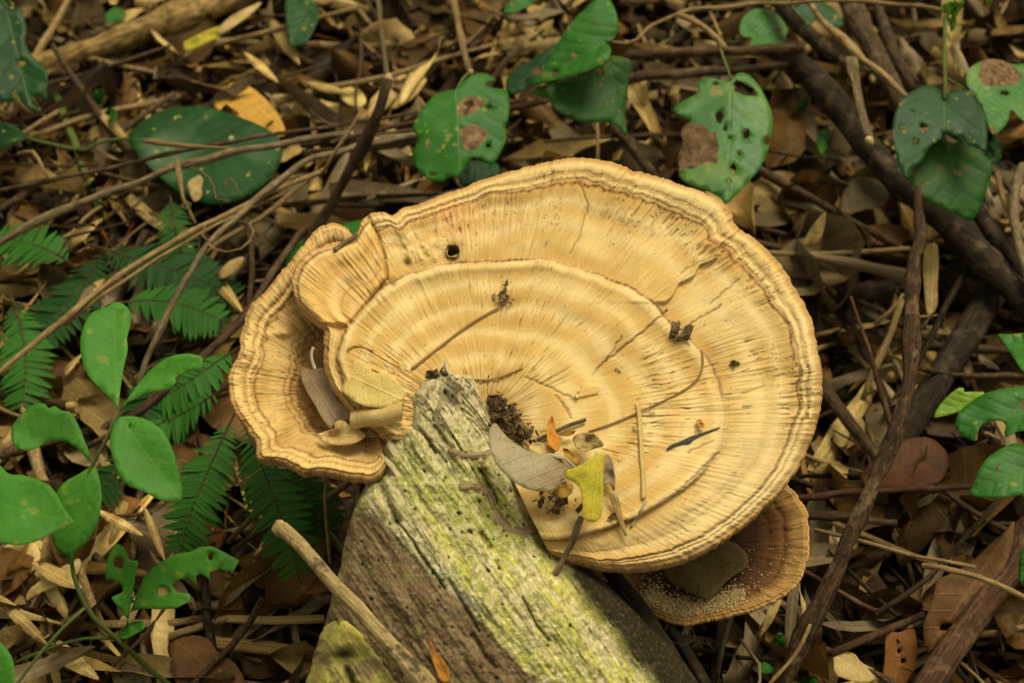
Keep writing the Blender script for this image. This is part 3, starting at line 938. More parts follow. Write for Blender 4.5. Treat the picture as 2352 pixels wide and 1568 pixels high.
def side_c(U, V, S, Q):
    A, B, BR, PL = np.array((.52, .32, .098)), np.array((.63, .42, .15)), np.array((.17, .062, .018)), np.array((.76, .55, .22))
    c = lerp(np.broadcast_to(A, U.shape + (3,)), B, sst(fbm(Q * .012, S * 9, 181, 3), .35, .65))
    jag = .03 * (n2(Q * .05, Q * 0 + 2, 185) - .5)
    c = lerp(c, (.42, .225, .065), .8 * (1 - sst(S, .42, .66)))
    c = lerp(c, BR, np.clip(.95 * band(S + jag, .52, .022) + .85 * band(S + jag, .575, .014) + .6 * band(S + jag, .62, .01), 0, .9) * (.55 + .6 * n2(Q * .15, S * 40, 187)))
    c = lerp(c, (.15, .088, .036), .8 * (1 - sst(S, .25, .52)))  # bowl floor darkened: depth occlusion put into the colour
    far = .5 + .5 * n2(Q * .01, Q * 0 + 7, 188)
    c = lerp(c, BR, np.clip(1.0 * far * band(S + jag, .835, .014) * (.5 + .7 * n2(Q * .2, S * 50, 189)), 0, 1))
    c = lerp(c, (.3, .14, .045), np.clip(.7 * far * band(S + jag * .7, .905, .009), 0, 1))
    c = lerp(c, PL, .65 * (band(S, .875, .018) + band(S, .95, .025)))
    c = lerp(c, (.34, .18, .055), .4 * sst(fib(Q, S, .4, 20, 47), .74, .9))
    c = lerp(c, (.36, .20, .06), .5 * sst(n2(Q * .5, S * 24, 48), .74, .92))
    c = lerp(c, (.40, .19, .06), .7 * sst(S, .982, .998) * (.4 + .6 * n2(Q * .02, Q * 0, 98)))
    return np.clip(c, .01, .95)


polar_cap('side_lobe', SIDE_C, SIDE_OUT, 620, 190, side_h, side_c, M['cap'], fungus, edge_jit=3.0, core_drop=.01)

# smaller bracket below
SM_P = at(1600, 1270, .118)
SM_N = np.array([-.10, -.20, .97]); SM_N /= np.linalg.norm(SM_N)
SM_C = (1560, 1255)
SM_OUT = [(1400, 1180), (1480, 1090), (1600, 1060), (1700, 1065), (1770, 1090), (1815, 1125), (1843, 1165), (1854, 1220), (1848, 1285), (1828, 1335), (1790, 1368), (1740, 1390), (1690, 1404),
          (1640, 1416), (1590, 1426), (1545, 1423), (1515, 1410), (1480, 1392), (1440, 1365), (1410, 1310)]


def small_h(U, V, S, Q):
    mm = .001
    h = mm * (-16 + 17 * S ** 1.8)
    h += mm * (3 * (fbm(U * .015, V * .015, 231, 3) - .5) + 1.0 * (fbm(Q * .12, S * 5, 241, 3) - .5) + .8 * (fbm(Q * .4, S * 12, 243, 2) - .5))
    h += mm * (-.6 * band(S, .82, .02) - .5 * band(S, .7, .02))
    h -= mm * 1.5 * sst(S, .97, 1)
    return h


def small_c(U, V, S, Q):
    c = np.broadcast_to(np.array((.07, .03, .010)), U.shape + (3,))  # inner browns deepened: the large cap's shadow put into the colour
    c = lerp(c, (.17, .08, .022), sst(S + .1 * (fbm(Q * .03, S * 4, 251, 3) - .5), .6, .8))
    c = lerp(c, (.38, .215, .062), sst(S + .06 * (n2(Q * .06, S * 4, 252) - .5), .82, .93))
    c = lerp(c, (.12, .05, .018), .6 * band(S, .75, .02) + .6 * band(S, .64, .03) + .4 * band(S, .83, .012))
    c = lerp(c, (.10, .045, .018), .5 * sst(n2(Q * .25, S * 12, 253), .6, .85))
    return c


small = empty('bracket_fungus', at(1560, 1280, .09), 'smaller dark brown bracket fungus dusted with frass below the large one', 'fungus')
polar_cap('cap', SM_C, SM_OUT, 520, 130, small_h, small_c, M['cap2'], small, plane=(SM_P, SM_N), rim=.0016, thick=.004, edge_jit=4.0, rimcol=(.5, .3, .1))

# ================================================================== THE ROTTEN LOG
LEFT = [(858, 1030), (866, 990), (880, 968), (905, 945), (925, 936), (950, 922), (1000, 896), (1050, 880), (1090, 868), (1112, 838), (1135, 826), (1200, 806), (1280, 785), (1400, 754), (1470, 735), (1568, 703), (1820, 640)]
RIGHT = [(858, 1062), (866, 1082), (885, 1096), (905, 1108), (950, 1128), (1000, 1160), (1050, 1192), (1100, 1222), (1150, 1238), (1200, 1250), (1260, 1290), (1330, 1380), (1400, 1455), (1470, 1525), (1568, 1605), (1820, 1800)]
GD = np.array([.576, .817]); GPv = np.array([.817, -.576])


def log_edges(v):
    L = np.interp(v, [p[0] for p in LEFT], [p[1] for p in LEFT]); Rr = np.interp(v, [p[0] for p in RIGHT], [p[1] for p in RIGHT])
    L = L + 12 * (fbm(v * .022, v * 0 + 3, 301, 2) - .5)
    Rr = Rr + 12 * (fbm(v * .022, v * 0 + 3, 303, 2) - .5)
    return L, Rr


LCR = [([(868, 1095), (885, 1140), (912, 1196)], 9, 6), ([(912, 1196), (948, 1240), (968, 1275), (1000, 1320), (1022, 1350)], 2.6, 3), ([(1030, 1330), (1052, 1368), (1080, 1410), (1100, 1450)], 2.4, 2.5),
       ([(1105, 1080), (1125, 1120), (1140, 1150)], 6, 5), ([(1104, 1225), (1125, 1256)], 6, 4.5), ([(1200, 1370), (1230, 1430), (1260, 1470)], 3, 2.5), ([(1085, 1460), (1110, 1500), (1135, 1530)], 7, 4),
       ([(1000, 980), (1030, 1020), (1036, 1030)], 7, 4.5), ([(940, 965), (985, 1010), (1000, 1040)], 4, 4), ([(1015, 895), (1042, 930)], 8, 5), ([(1040, 1000), (1075, 1060), (1110, 1120)], 2.5, 2)]
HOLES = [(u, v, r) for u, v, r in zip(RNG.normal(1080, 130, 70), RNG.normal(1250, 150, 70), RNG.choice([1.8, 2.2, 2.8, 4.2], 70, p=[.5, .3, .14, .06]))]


def log_h(U, V):
    L, Rr = log_edges(V)
    a = np.clip((U - L) / np.maximum(Rr - L, 4), 0, 1)
    hw = (Rr - L) * .5 * KPX * .85
    Bg = np.clip(.62 * hw, .004, .055)
    x = 2 * a - 1
    prof = np.power(np.clip(1 - np.abs(x + .08 * (1 - x * x)) ** 2.3, 0, 1), .62)
    h = Bg * prof
    al = U * GD[0] + V * GD[1]; ac = U * GPv[0] + V * GPv[1]
    mm = .001
    e = sst(prof, .0, .5)
    h = h + e * mm * (7 * (fbm(ac * .022, al * .003, 311, 3) - .5) + 3.0 * (fbm(ac * .07, al * .008, 313, 3) - .5) + 1.6 * (fbm(ac * .2, al * .022, 315, 3) - .5))
    tipz = 1 - sst(V, 960, 1130)
    # splintered layers at the broken end
    lay = np.floor(fbm(ac * .03, al * .006, 317, 2) * 9) / 9
    h = h + e * mm * 11 * (lay - .5) * (.35 + .65 * tipz)
    h = h + mm * 2.5 * (fbm(U * .04, V * .04, 319, 3) - .5) * e + mm * 1.5 * (fbm(U * .13, V * .13, 320, 3) - .5) * e
    dx = 4 * (n2(U * .06, V * .06, 3) - .5); dy = 4 * (n2(U * .06, V * .06, 5) - .5)
    for pts, w, dp in LCR:
        d, t_ = dist_poly(U + dx, V + dy, pts)
        h = h - mm * dp * np.exp(-(d / w) ** 2)
    for (a_, b_, r_) in HOLES:
        m_ = (np.abs(U - a_) < r_ * 4) & (np.abs(V - b_) < r_ * 4)
        if m_.any():
            d2 = ((U - a_) * .817 - (V - b_) * .576) ** 2 / r_ ** 2 + ((U - a_) * .576 + (V - b_) * .817) ** 2 / (r_ * 1.5) ** 2
            h = np.where(m_, h - mm * 3.2 * np.exp(-d2), h)
    return h


def log_pt(u, v, dh=0.0):
    u = np.array([float(u)]); v = np.array([float(v)])
    return onplane(u, v, LP, LN, log_h(u, v) + dh)[0]


nv_, na_ = 430, 340
vv = 860 + (np.linspace(0, 1, nv_) ** 1.0) * 930
Lx, Rx = log_edges(vv)
aa = .5 - .5 * np.cos(np.linspace(0, np.pi, na_)) * 1.0
aa = .5 * aa + .5 * np.linspace(0, 1, na_)
U = Lx[:, None] + (Rx - Lx)[:, None] * aa[None]; V = np.repeat(vv[:, None], na_, 1)
H = log_h(U, V)
front = onplane(U, V, LP, LN, H)
al = U * GD[0] + V * GD[1]; ac = U * GPv[0] + V * GPv[1]
CR, GR, YG = np.array((.44, .38, .18)), np.array((.27, .285, .05)), np.array((.49, .46, .09))
g1 = fbm(ac * .02, al * .004, 331, 4); g2 = fbm(ac * .09, al * .012, 333, 3); g3 = fbm(U * .05, V * .05, 335, 3)
c = lerp(np.broadcast_to(CR, U.shape + (3,)), GR, np.clip(sst(g1 + .35 * (g3 - .5), .40, .62) * sst(V, 930, 1120), 0, 1) * .8)
c = lerp(c, YG, sst(g2, .48, .68) * sst(V, 1050, 1300) * .8)
c = lerp(c, (.56, .49, .27), sst(fbm(ac * .12, al * .02, 337, 3), .56, .72) * .7)
c = lerp(c, (.50, .40, .27), (1 - sst(V, 900, 1080)) * sst(g3, .35, .65) * .7)
c = lerp(c, (.44, .34, .20), np.exp(-((ac - 360) / 28.) ** 2) * .0)
# bare brown wood low on the broken side, with a slate-dark stain along its border
bl = np.interp(V, [1120, 1180, 1300, 1400, 1480, 1568, 1800], [815, 860, 975, 1075, 1150, 1250, 1440])
br = sst(bl + 55 * (fbm(U * .02, V * .02, 341, 3) - .5) - U, -12, 14) * sst(V, 1140, 1200)
c = lerp(c, np.array((.125, .076, .042)), br * .96)
c = lerp(c, (.24, .165, .085), br * .7 * sst(fbm(ac * .05, al * .02, 343, 3), .5, .68))
c = lerp(c, (.36, .29, .13), br * sst(fbm(U * .02, V * .02, 345, 3), .55, .68) * sst(60 - (U - np.interp(V, [p[0] for p in LEFT], [p[1] for p in LEFT])), 0, 60) * .7)
stn = np.exp(-((U - bl - 22) / 26.) ** 2) * sst(V, 1150, 1210) * (1 - sst(V, 1380, 1440)) * sst(g2, .3, .6)
c = lerp(c, (.075, .085, .07), np.clip(stn, 0, 1) * .85)
stn = np.exp(-(((U - 1030) * .817 - (V - 1060) * .576) / 13.) ** 2 - (((U - 1030) * .576 + (V - 1060) * .817) / 60.) ** 2)
c = lerp(c, (.11, .115, .08), .8 * stn * sst(g3, .25, .6))
stn = np.exp(-(((U - 1035) * .817 - (V - 905) * .576) / 16.) ** 2 - (((U - 1035) * .576 + (V - 905) * .817) / 34.) ** 2)
c = lerp(c, (.12, .12, .085), .75 * stn)
# flank under the bracket: soil brown, with the crevice shade painted in
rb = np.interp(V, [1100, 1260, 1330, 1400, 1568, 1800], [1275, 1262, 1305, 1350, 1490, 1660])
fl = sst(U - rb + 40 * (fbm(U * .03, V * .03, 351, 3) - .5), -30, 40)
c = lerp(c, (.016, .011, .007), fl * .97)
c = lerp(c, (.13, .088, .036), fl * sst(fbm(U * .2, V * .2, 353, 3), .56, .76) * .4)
c = lerp(c, (.32, .31, .2), sst(n2(U * .3, V * .3, 355), .86, .95) * .5 * (1 - fl))
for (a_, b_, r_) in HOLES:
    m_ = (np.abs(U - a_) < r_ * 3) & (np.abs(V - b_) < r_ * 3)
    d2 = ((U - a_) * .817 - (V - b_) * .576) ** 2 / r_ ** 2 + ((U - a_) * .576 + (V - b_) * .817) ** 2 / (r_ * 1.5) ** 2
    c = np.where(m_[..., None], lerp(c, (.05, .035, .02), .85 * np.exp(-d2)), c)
for pts, w, dp in LCR:
    d, t_ = dist_poly(U, V, pts)
    c = lerp(c, (.09, .06, .03), .75 * np.exp(-(d / (w * .7)) ** 2))
mo = fbm(U * .11, V * .11, 363, 3)
c = lerp(c, (.60, .54, .32), .6 * sst(mo, .58, .72) * (1 - fl) * (1 - .8 * br))
c = lerp(c, (.17, .15, .05), .55 * sst(1 - fbm(U * .08 + 30, V * .08, 367, 3), .56, .7) * (1 - fl))
c = c * (.68 + .64 * fbm(ac * .25, al * .05, 361, 3))[..., None]
c = c * (.8 + .4 * n2(U * .45, V * .45, 369))[..., None]
# beyond the frame the log runs on along its grain into the ground
g0, g1 = (onplane(np.array([q[0]]), np.array([q[1]]), LP, LN)[0] for q in ((1200., 1500.), (1257.6, 1581.7)))
GW = (g1 - g0) / np.linalg.norm(g1 - g0)
ne = 36
stp = np.arange(1, ne + 1) * .012
front = np.concatenate([front, front[-1][None] + stp[:, None, None] * GW + (.004 * (fbm(np.arange(ne)[:, None] * .4, aa[None] * 30, 77, 3) - .5))[..., None] * LN], 0)
ac = np.concatenate([ac, np.repeat(ac[-1:], ne, 0)], 0); al = np.concatenate([al, al[-1:] + stp[:, None] * 3700], 0)
ae, le = ac[-ne:], al[-ne:]
w_ = sst(fbm(ae * .02, le * .006, 371, 3), .38, .6) * sst(stp, 0, .08)[:, None]
alt = lerp(np.broadcast_to(CR * .8, ae.shape + (3,)), GR, sst(fbm(ae * .03, le * .008, 373, 3), .4, .6))
alt = lerp(alt, (.13, .08, .045), sst(fbm(ae * .012, le * .004, 375, 3), .48, .6))
ce = (c[-1][None] * (1 - w_[..., None]) + alt * w_[..., None]) * (.55 + .9 * fbm(ae * .12, le * .03, 377, 3))[..., None]
c = np.concatenate([c, ce], 0)
vv = np.concatenate([vv, vv[-1] + stp * 3700]); nv_ += ne
nb = 14
back = []
for k in range(1, nb + 1):
    f = k / (nb + 1)
    e = front[:, -1] * (1 - f) + front[:, 0] * f
    drop = np.minimum(1, (4 * f * (1 - f)) ** .5 * 1.15)
    z = e[:, 2] - (e[:, 2] + .03) * drop
    back.append(np.stack([e[:, 0] + .01 * (n2(vv * .02, vv * 0 + k, 9) - .5), e[:, 1], z], -1))
A = np.concatenate([front, np.stack(back, 1)], 1)
nc = na_ + nb
uvl = np.stack([ac / 1000, al / 100], -1)
uvb = np.repeat(uvl[:, -1:], nb, 1)
cb = np.broadcast_to(np.array((.07, .05, .03)), (nv_, nb, 3))
F = grid_faces(nv_, nc, True)[:, ::-1]
log = empty('rotten_log', at(1200, 1568, 0), 'decayed yellow-green mossy log with a splintered end and bore holes', 'log')
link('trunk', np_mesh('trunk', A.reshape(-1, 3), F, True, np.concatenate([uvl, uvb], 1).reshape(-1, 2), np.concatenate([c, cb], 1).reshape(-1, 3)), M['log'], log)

# termite mud galleries crawling over the wood
for path, w in (([(1030, 1036), (1062, 1048), (1100, 1049), (1128, 1042)], 17), ([(1058, 1120), (1085, 1118), (1108, 1122), (1122, 1140), (1130, 1165), (1142, 1190), (1165, 1212), (1195, 1221), (1222, 1216), (1236, 1205)], 20)):
    pp = catmull(path, 40)
    P = np.array([log_pt(a, b, -.0014) for a, b in pp])
    P[1:-1] = (P[:-2] + P[1:-1] * 2 + P[2:]) / 4
    P[1:-1] = (P[:-2] + P[1:-1] * 2 + P[2:]) / 4
    tube('mud_tube', P, w * .5 * KPX * .85 * (.85 + .4 * RNG.random(len(P))), M['mud'], log, 10, .35)

# splinters standing at the snapped end
for k, (a, b, w) in enumerate((((985, 900), (1003, 872), 13), ((1012, 905), (1022, 872), 11), ((1050, 900), (1062, 862), 15), ((935, 965), (930, 925), 16), ((955, 975), (962, 915), 13), ((1078, 905), (1092, 878), 11), ((900, 1030), (893, 985), 15), ((1000, 960), (1020, 900), 14), ((905, 1075), (872, 1040), 13))):
    P = np.array([log_pt(a[0] + 14, a[1] + 22, -.002), log_pt(a[0], a[1], .0015), log_pt((a[0] + b[0]) / 2, (a[1] + b[1]) / 2, .003), onplane(np.array([float(b[0])]), np.array([float(b[1])]), LP, LN, .005)[0]])
    P = catmull(P, 9)
    V_, F_, uv_ = tube_arrays(P, w * .5 * KPX * .85 * np.array([1, 1.1, 1.1, 1, .95, .85, .7, .45, .12]), 7, .5, k + 90, .45)
    cc = np.array([(.40, .34, .19), (.30, .26, .14), (.46, .39, .22)])[k % 3] * (.8 + .4 * RNG.random((len(V_), 1)))
    uv_ = np.stack([uv_[:, 1] * .05, uv_[:, 0] * 40], 1)
    link('splinter', faces_mixed('splinter', V_, F_, uv_, False, cc), M['log'], log)

# torn slab at the foot of the broken end
SL = [(1425, 770), (1440, 745), (1500, 728), (1568, 706), (1700, 660), (1820, 620)]; SR = [(1425, 800), (1440, 815), (1500, 866), (1568, 915), (1700, 1010), (1820, 1090)]
v2 = np.linspace(1425, 1800, 150)
L2 = np.interp(v2, [p[0] for p in SL], [p[1] for p in SL]) + 8 * (n2(v2 * .06, v2 * 0, 401) - .5) - 4
R2 = np.interp(v2, [p[0] for p in SR], [p[1] for p in SR]) + 12 * (n2(v2 * .07, v2 * 0, 403) - .5)
a2 = np.linspace(0, 1, 110)
U = L2[:, None] + (R2 - L2)[:, None] * a2[None]; V = np.repeat(v2[:, None], 110, 1)
x = 2 * a2[None] - 1
prof = np.power(np.clip(1 - np.abs(x) ** 2.6, 0, 1), .6)
tp = sst(V, 1425, 1470)
h = .004 + (.004 + .012 * tp) * prof + .008 * (fbm(U * .02, V * .02, 411, 4) - .5) * prof - .010 * np.exp(-((U - 790) ** 2 / 30 ** 2 + (V - 1510) ** 2 / 22 ** 2)) - .008 * np.exp(-((U - 800 - (V - 1540) * .4) ** 2 / 9 ** 2)) * sst(V, 1520, 1540)
h = h + .025 * sst(U, 700, 900) * 0
base_h = log_h(np.clip(U, np.interp(V, [p[0] for p in LEFT], [p[1] for p in LEFT]) + 12, None), V)
P_ = onplane(U, V, LP, LN, base_h * .8 + h)
cs = lerp(np.broadcast_to(np.array((.34, .30, .09)), U.shape + (3,)), (.48, .42, .10), sst(fbm(U * .03, V * .03, 421, 3), .4, .65))
cs = lerp(cs, (.22, .16, .075), sst(fbm(U * .025, V * .025, 423, 3), .52, .66))
cs = lerp(cs, (.05, .04, .025), np.exp(-((U - 790) ** 2 / 32 ** 2 + (V - 1500) ** 2 / 16 ** 2)) + .8 * np.exp(-((U - 800 - (V - 1540) * .4) ** 2 / 10 ** 2)) * sst(V, 1510, 1540))
bk = P_[:, [-1, -1, 0, 0]].copy(); bk[:, 1:3] -= LN * .03
A = np.concatenate([P_, bk[:, 1:3]], 1)
st2_ = np.arange(1, 31) * .012
A = np.concatenate([A, A[-1][None] + st2_[:, None, None] * GW], 0)
cs = np.concatenate([np.clip(cs, .02, .9), np.broadcast_to(np.array((.06, .045, .03)), (150, 2, 3))], 1)
uvs_ = np.stack([(U * GPv[0] + V * GPv[1]) / 1000, (U * GD[0] + V * GD[1]) / 100], -1); uvs_ = np.concatenate([uvs_, uvs_[:, [-1, 0]]], 1)
cs = np.concatenate([cs, np.repeat(cs[-1:], 30, 0) * (.7 + .6 * RNG.random((30, 112, 1)))], 0)
uvs_ = np.concatenate([uvs_, uvs_[-1:] + np.stack([0 * st2_, st2_ * 37], -1)[:, None]], 0)
link('torn_slab', np_mesh('torn_slab', A.reshape(-1, 3), grid_faces(180, 112, True)[:, ::-1], True, uvs_.reshape(-1, 2), cs.reshape(-1, 3)), M['log'], log)
#@@OBJECTS
# ================================================================== LEAF LITTER
def leaf_proto(w, curl, bendk, seed, nx=9, ny=5, lance=1.0):
    t = np.linspace(0, 1, nx); a = np.linspace(-1, 1, ny)
    wid = w * np.power(np.sin(np.pi * np.clip(t, .0, 1) ** lance), .75) + .004
    X = np.repeat(t[:, None] - .5, ny, 1)
    Yv = wid[:, None] * a[None] * (1 + .35 * (n2(t[:, None] * 4 + seed, a[None] * 1.5 + seed, seed) - .5) + .5 * (n2(t[:, None] * 9 + seed, a[None] * 1.5 + seed, seed + 2) - .5))
    Z = curl * w * (a[None] ** 2) * (1 + 0 * t[:, None]) + bendk * (t[:, None] - .5) ** 2 + .13 * (n2(t[:, None] * 3 + seed * 2, a[None] * 1.2 + seed, seed) - .5) + .06 * (n2(t[:, None] * 7 + seed * 2, a[None] * 2.5 + seed, seed + 4) - .5)
    V = np.stack([X, Yv, Z], -1).reshape(-1, 3)
    uv = np.stack([np.repeat(t[:, None], ny, 1), .5 + np.repeat(a[None], nx, 0) * w], -1).reshape(-1, 2)
    return V, grid_faces(nx, ny), uv


LEAFP = [leaf_proto(w, c_, b_, i * 3 + 1, lance=l) for i, (w, c_, b_, l) in enumerate(((.24, .5, .25, 1), (.3, -.4, .2, .8), (.2, .9, -.3, 1.2), (.26, -.8, .4, .9), (.33, .3, -.25, 1), (.16, 1.3, .2, 1), (.28, -1.1, .5, 1.1), (.22, .2, .1, .7)))]
BLADEP = [leaf_proto(w, c_, b_, i * 5 + 2, nx=9, ny=3, lance=.7) for i, (w, c_, b_) in enumerate(((.05, .9, .15), (.035, -.8, -.1), (.07, 1.0, .3), (.045, .4, .05), (.028, .6, -.25)))]


def rot_mats(n, tilt):
    a = RNG.uniform(0, 2 * np.pi, n); b = RNG.normal(0, tilt, n); c_ = RNG.normal(0, tilt, n)
    def rx(t): o = np.zeros((n, 3, 3)); o[:, 0, 0] = 1; o[:, 1, 1] = np.cos(t); o[:, 1, 2] = -np.sin(t); o[:, 2, 1] = np.sin(t); o[:, 2, 2] = np.cos(t); return o
    def ry(t): o = np.zeros((n, 3, 3)); o[:, 1, 1] = 1; o[:, 0, 0] = np.cos(t); o[:, 0, 2] = np.sin(t); o[:, 2, 0] = -np.sin(t); o[:, 2, 2] = np.cos(t); return o
    def rz(t): o = np.zeros((n, 3, 3)); o[:, 2, 2] = 1; o[:, 0, 0] = np.cos(t); o[:, 0, 1] = -np.sin(t); o[:, 1, 0] = np.sin(t); o[:, 1, 1] = np.cos(t); return o
    return rz(a) @ ry(b) @ rx(c_)


PALETTE = np.array([(.32, .20, .062), (.46, .32, .11), (.105, .053, .016), (.16, .086, .024), (.026, .015, .006), (.05, .028, .012), (.13, .093, .042), (.22, .16, .076), (.10, .034, .010)])


def litter_mass(name, protos, count, smin, smax, tilt, zlo, zhi, pw, label, cat, spread=(1.15, .1, 2.3)):
    Vs, Fs, UVs, Cs = [], [], [], []; off = 0
    per = count // len(protos)
    for P_, F_, uv_ in protos:
        x = RNG.uniform(-spread[0], spread[0], per); y = RNG.uniform(spread[1], spread[2], per)
        sc = RNG.uniform(smin, smax, per) * (.6 + .8 * RNG.random(per))
        Rm = rot_mats(per, tilt)
        W = np.einsum('nij,kj->nki', Rm, P_) * sc[:, None, None]
        z = ground_z(x, y) + RNG.uniform(zlo, zhi, per)
        W += np.stack([x, y, z], -1)[:, None]
        g = ground_z(W[..., 0], W[..., 1])
        W[..., 2] = np.maximum(W[..., 2], g + .001)
        k = len(P_)
        Vs.append(W.reshape(-1, 3)); Fs.append((F_[None] + (np.arange(per) * k)[:, None, None]).reshape(-1, 4) + off); off += per * k
        UVs.append((uv_[None] + RNG.uniform(0, 9, (per, 1, 2))).reshape(-1, 2))
        ci = RNG.choice(len(PALETTE), per, p=np.array(pw) / sum(pw))
        cc = PALETTE[ci] * RNG.uniform(.6, 1.25, (per, 1))
        Cs.append(np.repeat(cc[:, None], k, 1).reshape(-1, 3) * (.8 + .4 * RNG.random((per * k, 1))))
    me = np_mesh(name, np.vstack(Vs), np.vstack(Fs), True, np.vstack(UVs), np.vstack(Cs))
    return tag(link(name, me, M['litter']), label, cat, kind='stuff')


litter_mass('leaf_litter', LEAFP, 9600, .022, .06, .42, .0, .016, (1, .6, 2, 1.6, 5, 5, 1, .6, .8), 'decaying mass of dark broken leaves covering the soil', 'litter')  # dark-heavy weights put the black shade of the gaps into the colour
litter_mass('straw_litter', BLADEP, 3600, .02, .07, .25, .002, .022, (3, 3, 1.5, 2, 1.4, 1.4, 1.5, 2, .2), 'fine dry straw and leaf fragments strewn over the soil', 'straw')

FRAGP = [leaf_proto(w, c_, b_, i * 7 + 3, nx=4, ny=3) for i, (w, c_, b_) in enumerate(((.3, .6, .2), (.4, -.5, -.2), (.22, .9, .3)))]
NEEDP = [leaf_proto(w, .5, b_, i * 5 + 4, nx=6, ny=2) for i, (w, b_) in enumerate(((.012, .15), (.016, -.2), (.009, .3)))]
litter_mass('leaf_fragments', FRAGP, 9000, .006, .022, .5, .008, .03, (2, 2.2, 2, 2, 1.5, 1.5, 1.5, 1.5, .5), 'tiny brittle leaf fragments sprinkled over the litter', 'fragments')
litter_mass('rootlets', NEEDP, 4200, .03, .11, .22, .008, .034, (1.5, 2, 2, 2, 2, 2, 1, 1, .5), 'hair-thin dry rootlets and needles tangled over the litter', 'rootlets')

# single fallen leaves, blades and twigs: one mesh per shape, shared
LM = [faces_mixed('fallen_leaf', *p) for p in LEAFP]
BM_ = [faces_mixed('dry_blade', *p) for p in BLADEP]
TM = []
for k in range(5):
    i = np.linspace(-.5, .5, 9)
    P_ = np.stack([i, .05 * (n2(i * 3 + k, i * 0, k) - .5), .05 * (n2(i * 3 + k, i * 0 + 4, k) - .5)], -1)
    TM.append(faces_mixed('twig', *tube_arrays(P_, np.linspace(.017, .011, 9), 6, .3, k)))
for me in LM + BM_ + TM: me.materials.append(M['litter_tan'])


def in_log(u, v):
    L, Rr = log_edges(np.array([v])); return v > 1060 and L[0] - 25 < u < Rr[0] + 60


def near(u, v):
    for lb, q in (('beside the sapling', (0, 640, 480, 1100)), ('around the chewed seedling', (0, 1100, 560, 1700)), ('beside the log\'s foot', (560, 1100, 900, 1700)), ('around the broad dark leaf', (0, 230, 700, 640)),
                  ('near the golden branch', (-100, -100, 620, 230)), ('behind the snapped stick', (620, -100, 950, 600)), ('behind the holed heart leaf', (950, -100, 1230, 480)), ('behind the overlapping heart leaves', (1230, -100, 1540, 480)),
                  ('behind the ragged pale leaf', (1540, -100, 1840, 560)), ('under the leaning trunk', (1840, -100, 2500, 520)), ('around the whitish hollow stalk', (1700, 520, 2100, 760)), ('right of the bracket by the thorn', (1800, 760, 2060, 1100)),
                  ('beside the blackish log', (2060, 520, 2500, 1080)), ('around the bent V-shaped twig', (1840, 1080, 2140, 1450)), ('near the curled ribbed leaf', (2140, 1080, 2500, 1700)), ('below the small bracket', (1400, 1100, 1840, 1700)), ('at the knobbly stem\'s foot', (1600, 1300, 2140, 1700))):
        if q[0] <= u <= q[2] and q[1] <= v <= q[3]: return lb
    return 'close under the big bracket'


def scatter(meshes, name, n, smin, smax, tilt, zlo, zhi, kinds, seed, shapes, noun, cat):
    rg = random.Random(seed)
    made = 0
    while made < n:
        u, v = rg.uniform(-60, 2412), rg.uniform(-60, 1628)
        if in_log(u, v): continue
        zz = rg.uniform(zlo, zhi)
        p = at(u, v, zz)
        if inpoly(np.array([u]), np.array([v]), [(600, 560), (900, 480), (1350, 380), (1680, 500), (1850, 760), (1850, 1000), (1600, 1260), (1250, 1240), (900, 1050), (620, 1030)])[0]: continue
        k = rg.choices(kinds, [q[2](u, v) for q in kinds])[0]
        mi = rg.randrange(len(meshes))
        o = bpy.data.objects.new(name, meshes[mi])
        COL.objects.link(o)
        o.material_slots[0].link = 'OBJECT'; o.material_slots[0].material = M[k[0]]
        f = rg.random() ** 1.5; s_ = smin + (smax - smin) * f
        o.location = p; o.scale = (s_, s_ * rg.uniform(.8, 1.25), s_ * rg.uniform(.8, 1.6))
        o.rotation_euler = (rg.gauss(0, tilt) + (math.pi if rg.random() < .4 else 0), rg.gauss(0, tilt), rg.uniform(0, 6.283))
        sz = 'small' if f < .2 else 'large' if f > .62 else 'mid-sized'
        tag(o, f'{sz} {shapes[mi]} {k[1]} {noun} {near(u, v)}', cat, f'{k[1]} {noun} pieces in the litter')
        made += 1


rt = lambda u, v: 1.0 if u > 1500 else .35
lf = lambda u, v: 1.0 if u < 1500 else .4
scatter(LM, 'fallen_leaf', 295, .032, .105, .36, .010, .030, [('litter_tan', 'pale tan', lambda u, v: .85 * lf(u, v)), ('litter_brown', 'mid brown', lambda u, v: 1.1), ('litter_dark', 'blackish', lambda u, v: .35 + rt(u, v) * .7), ('litter_grey', 'grey-brown', lambda u, v: .55)], 3,
        ('oval', 'broad', 'cupped', 'bent', 'rounded', 'narrow curled', 'strongly curled', 'pointed'), 'dead leaf', 'leaf')
scatter(BM_, 'dry_blade', 220, .05, .16, .2, .012, .034, [('straw', 'straw-yellow', lambda u, v: 1.0 if u < 1500 else .4), ('straw_grey', 'greyish', lambda u, v: .8)], 4, ('slim', 'narrow', 'wide', 'straight', 'very thin'), 'dry grass blade', 'grass blade')
scatter(TM, 'twig', 170, .06, .22, .12, .012, .045, [('stick_brown', 'brown', lambda u, v: 1.0), ('stick_dark', 'blackish', rt), ('stick_tan', 'tan', lf)], 5, ('bent', 'wavy', 'straight', 'crooked', 'slender'), 'fallen twig', 'twig')

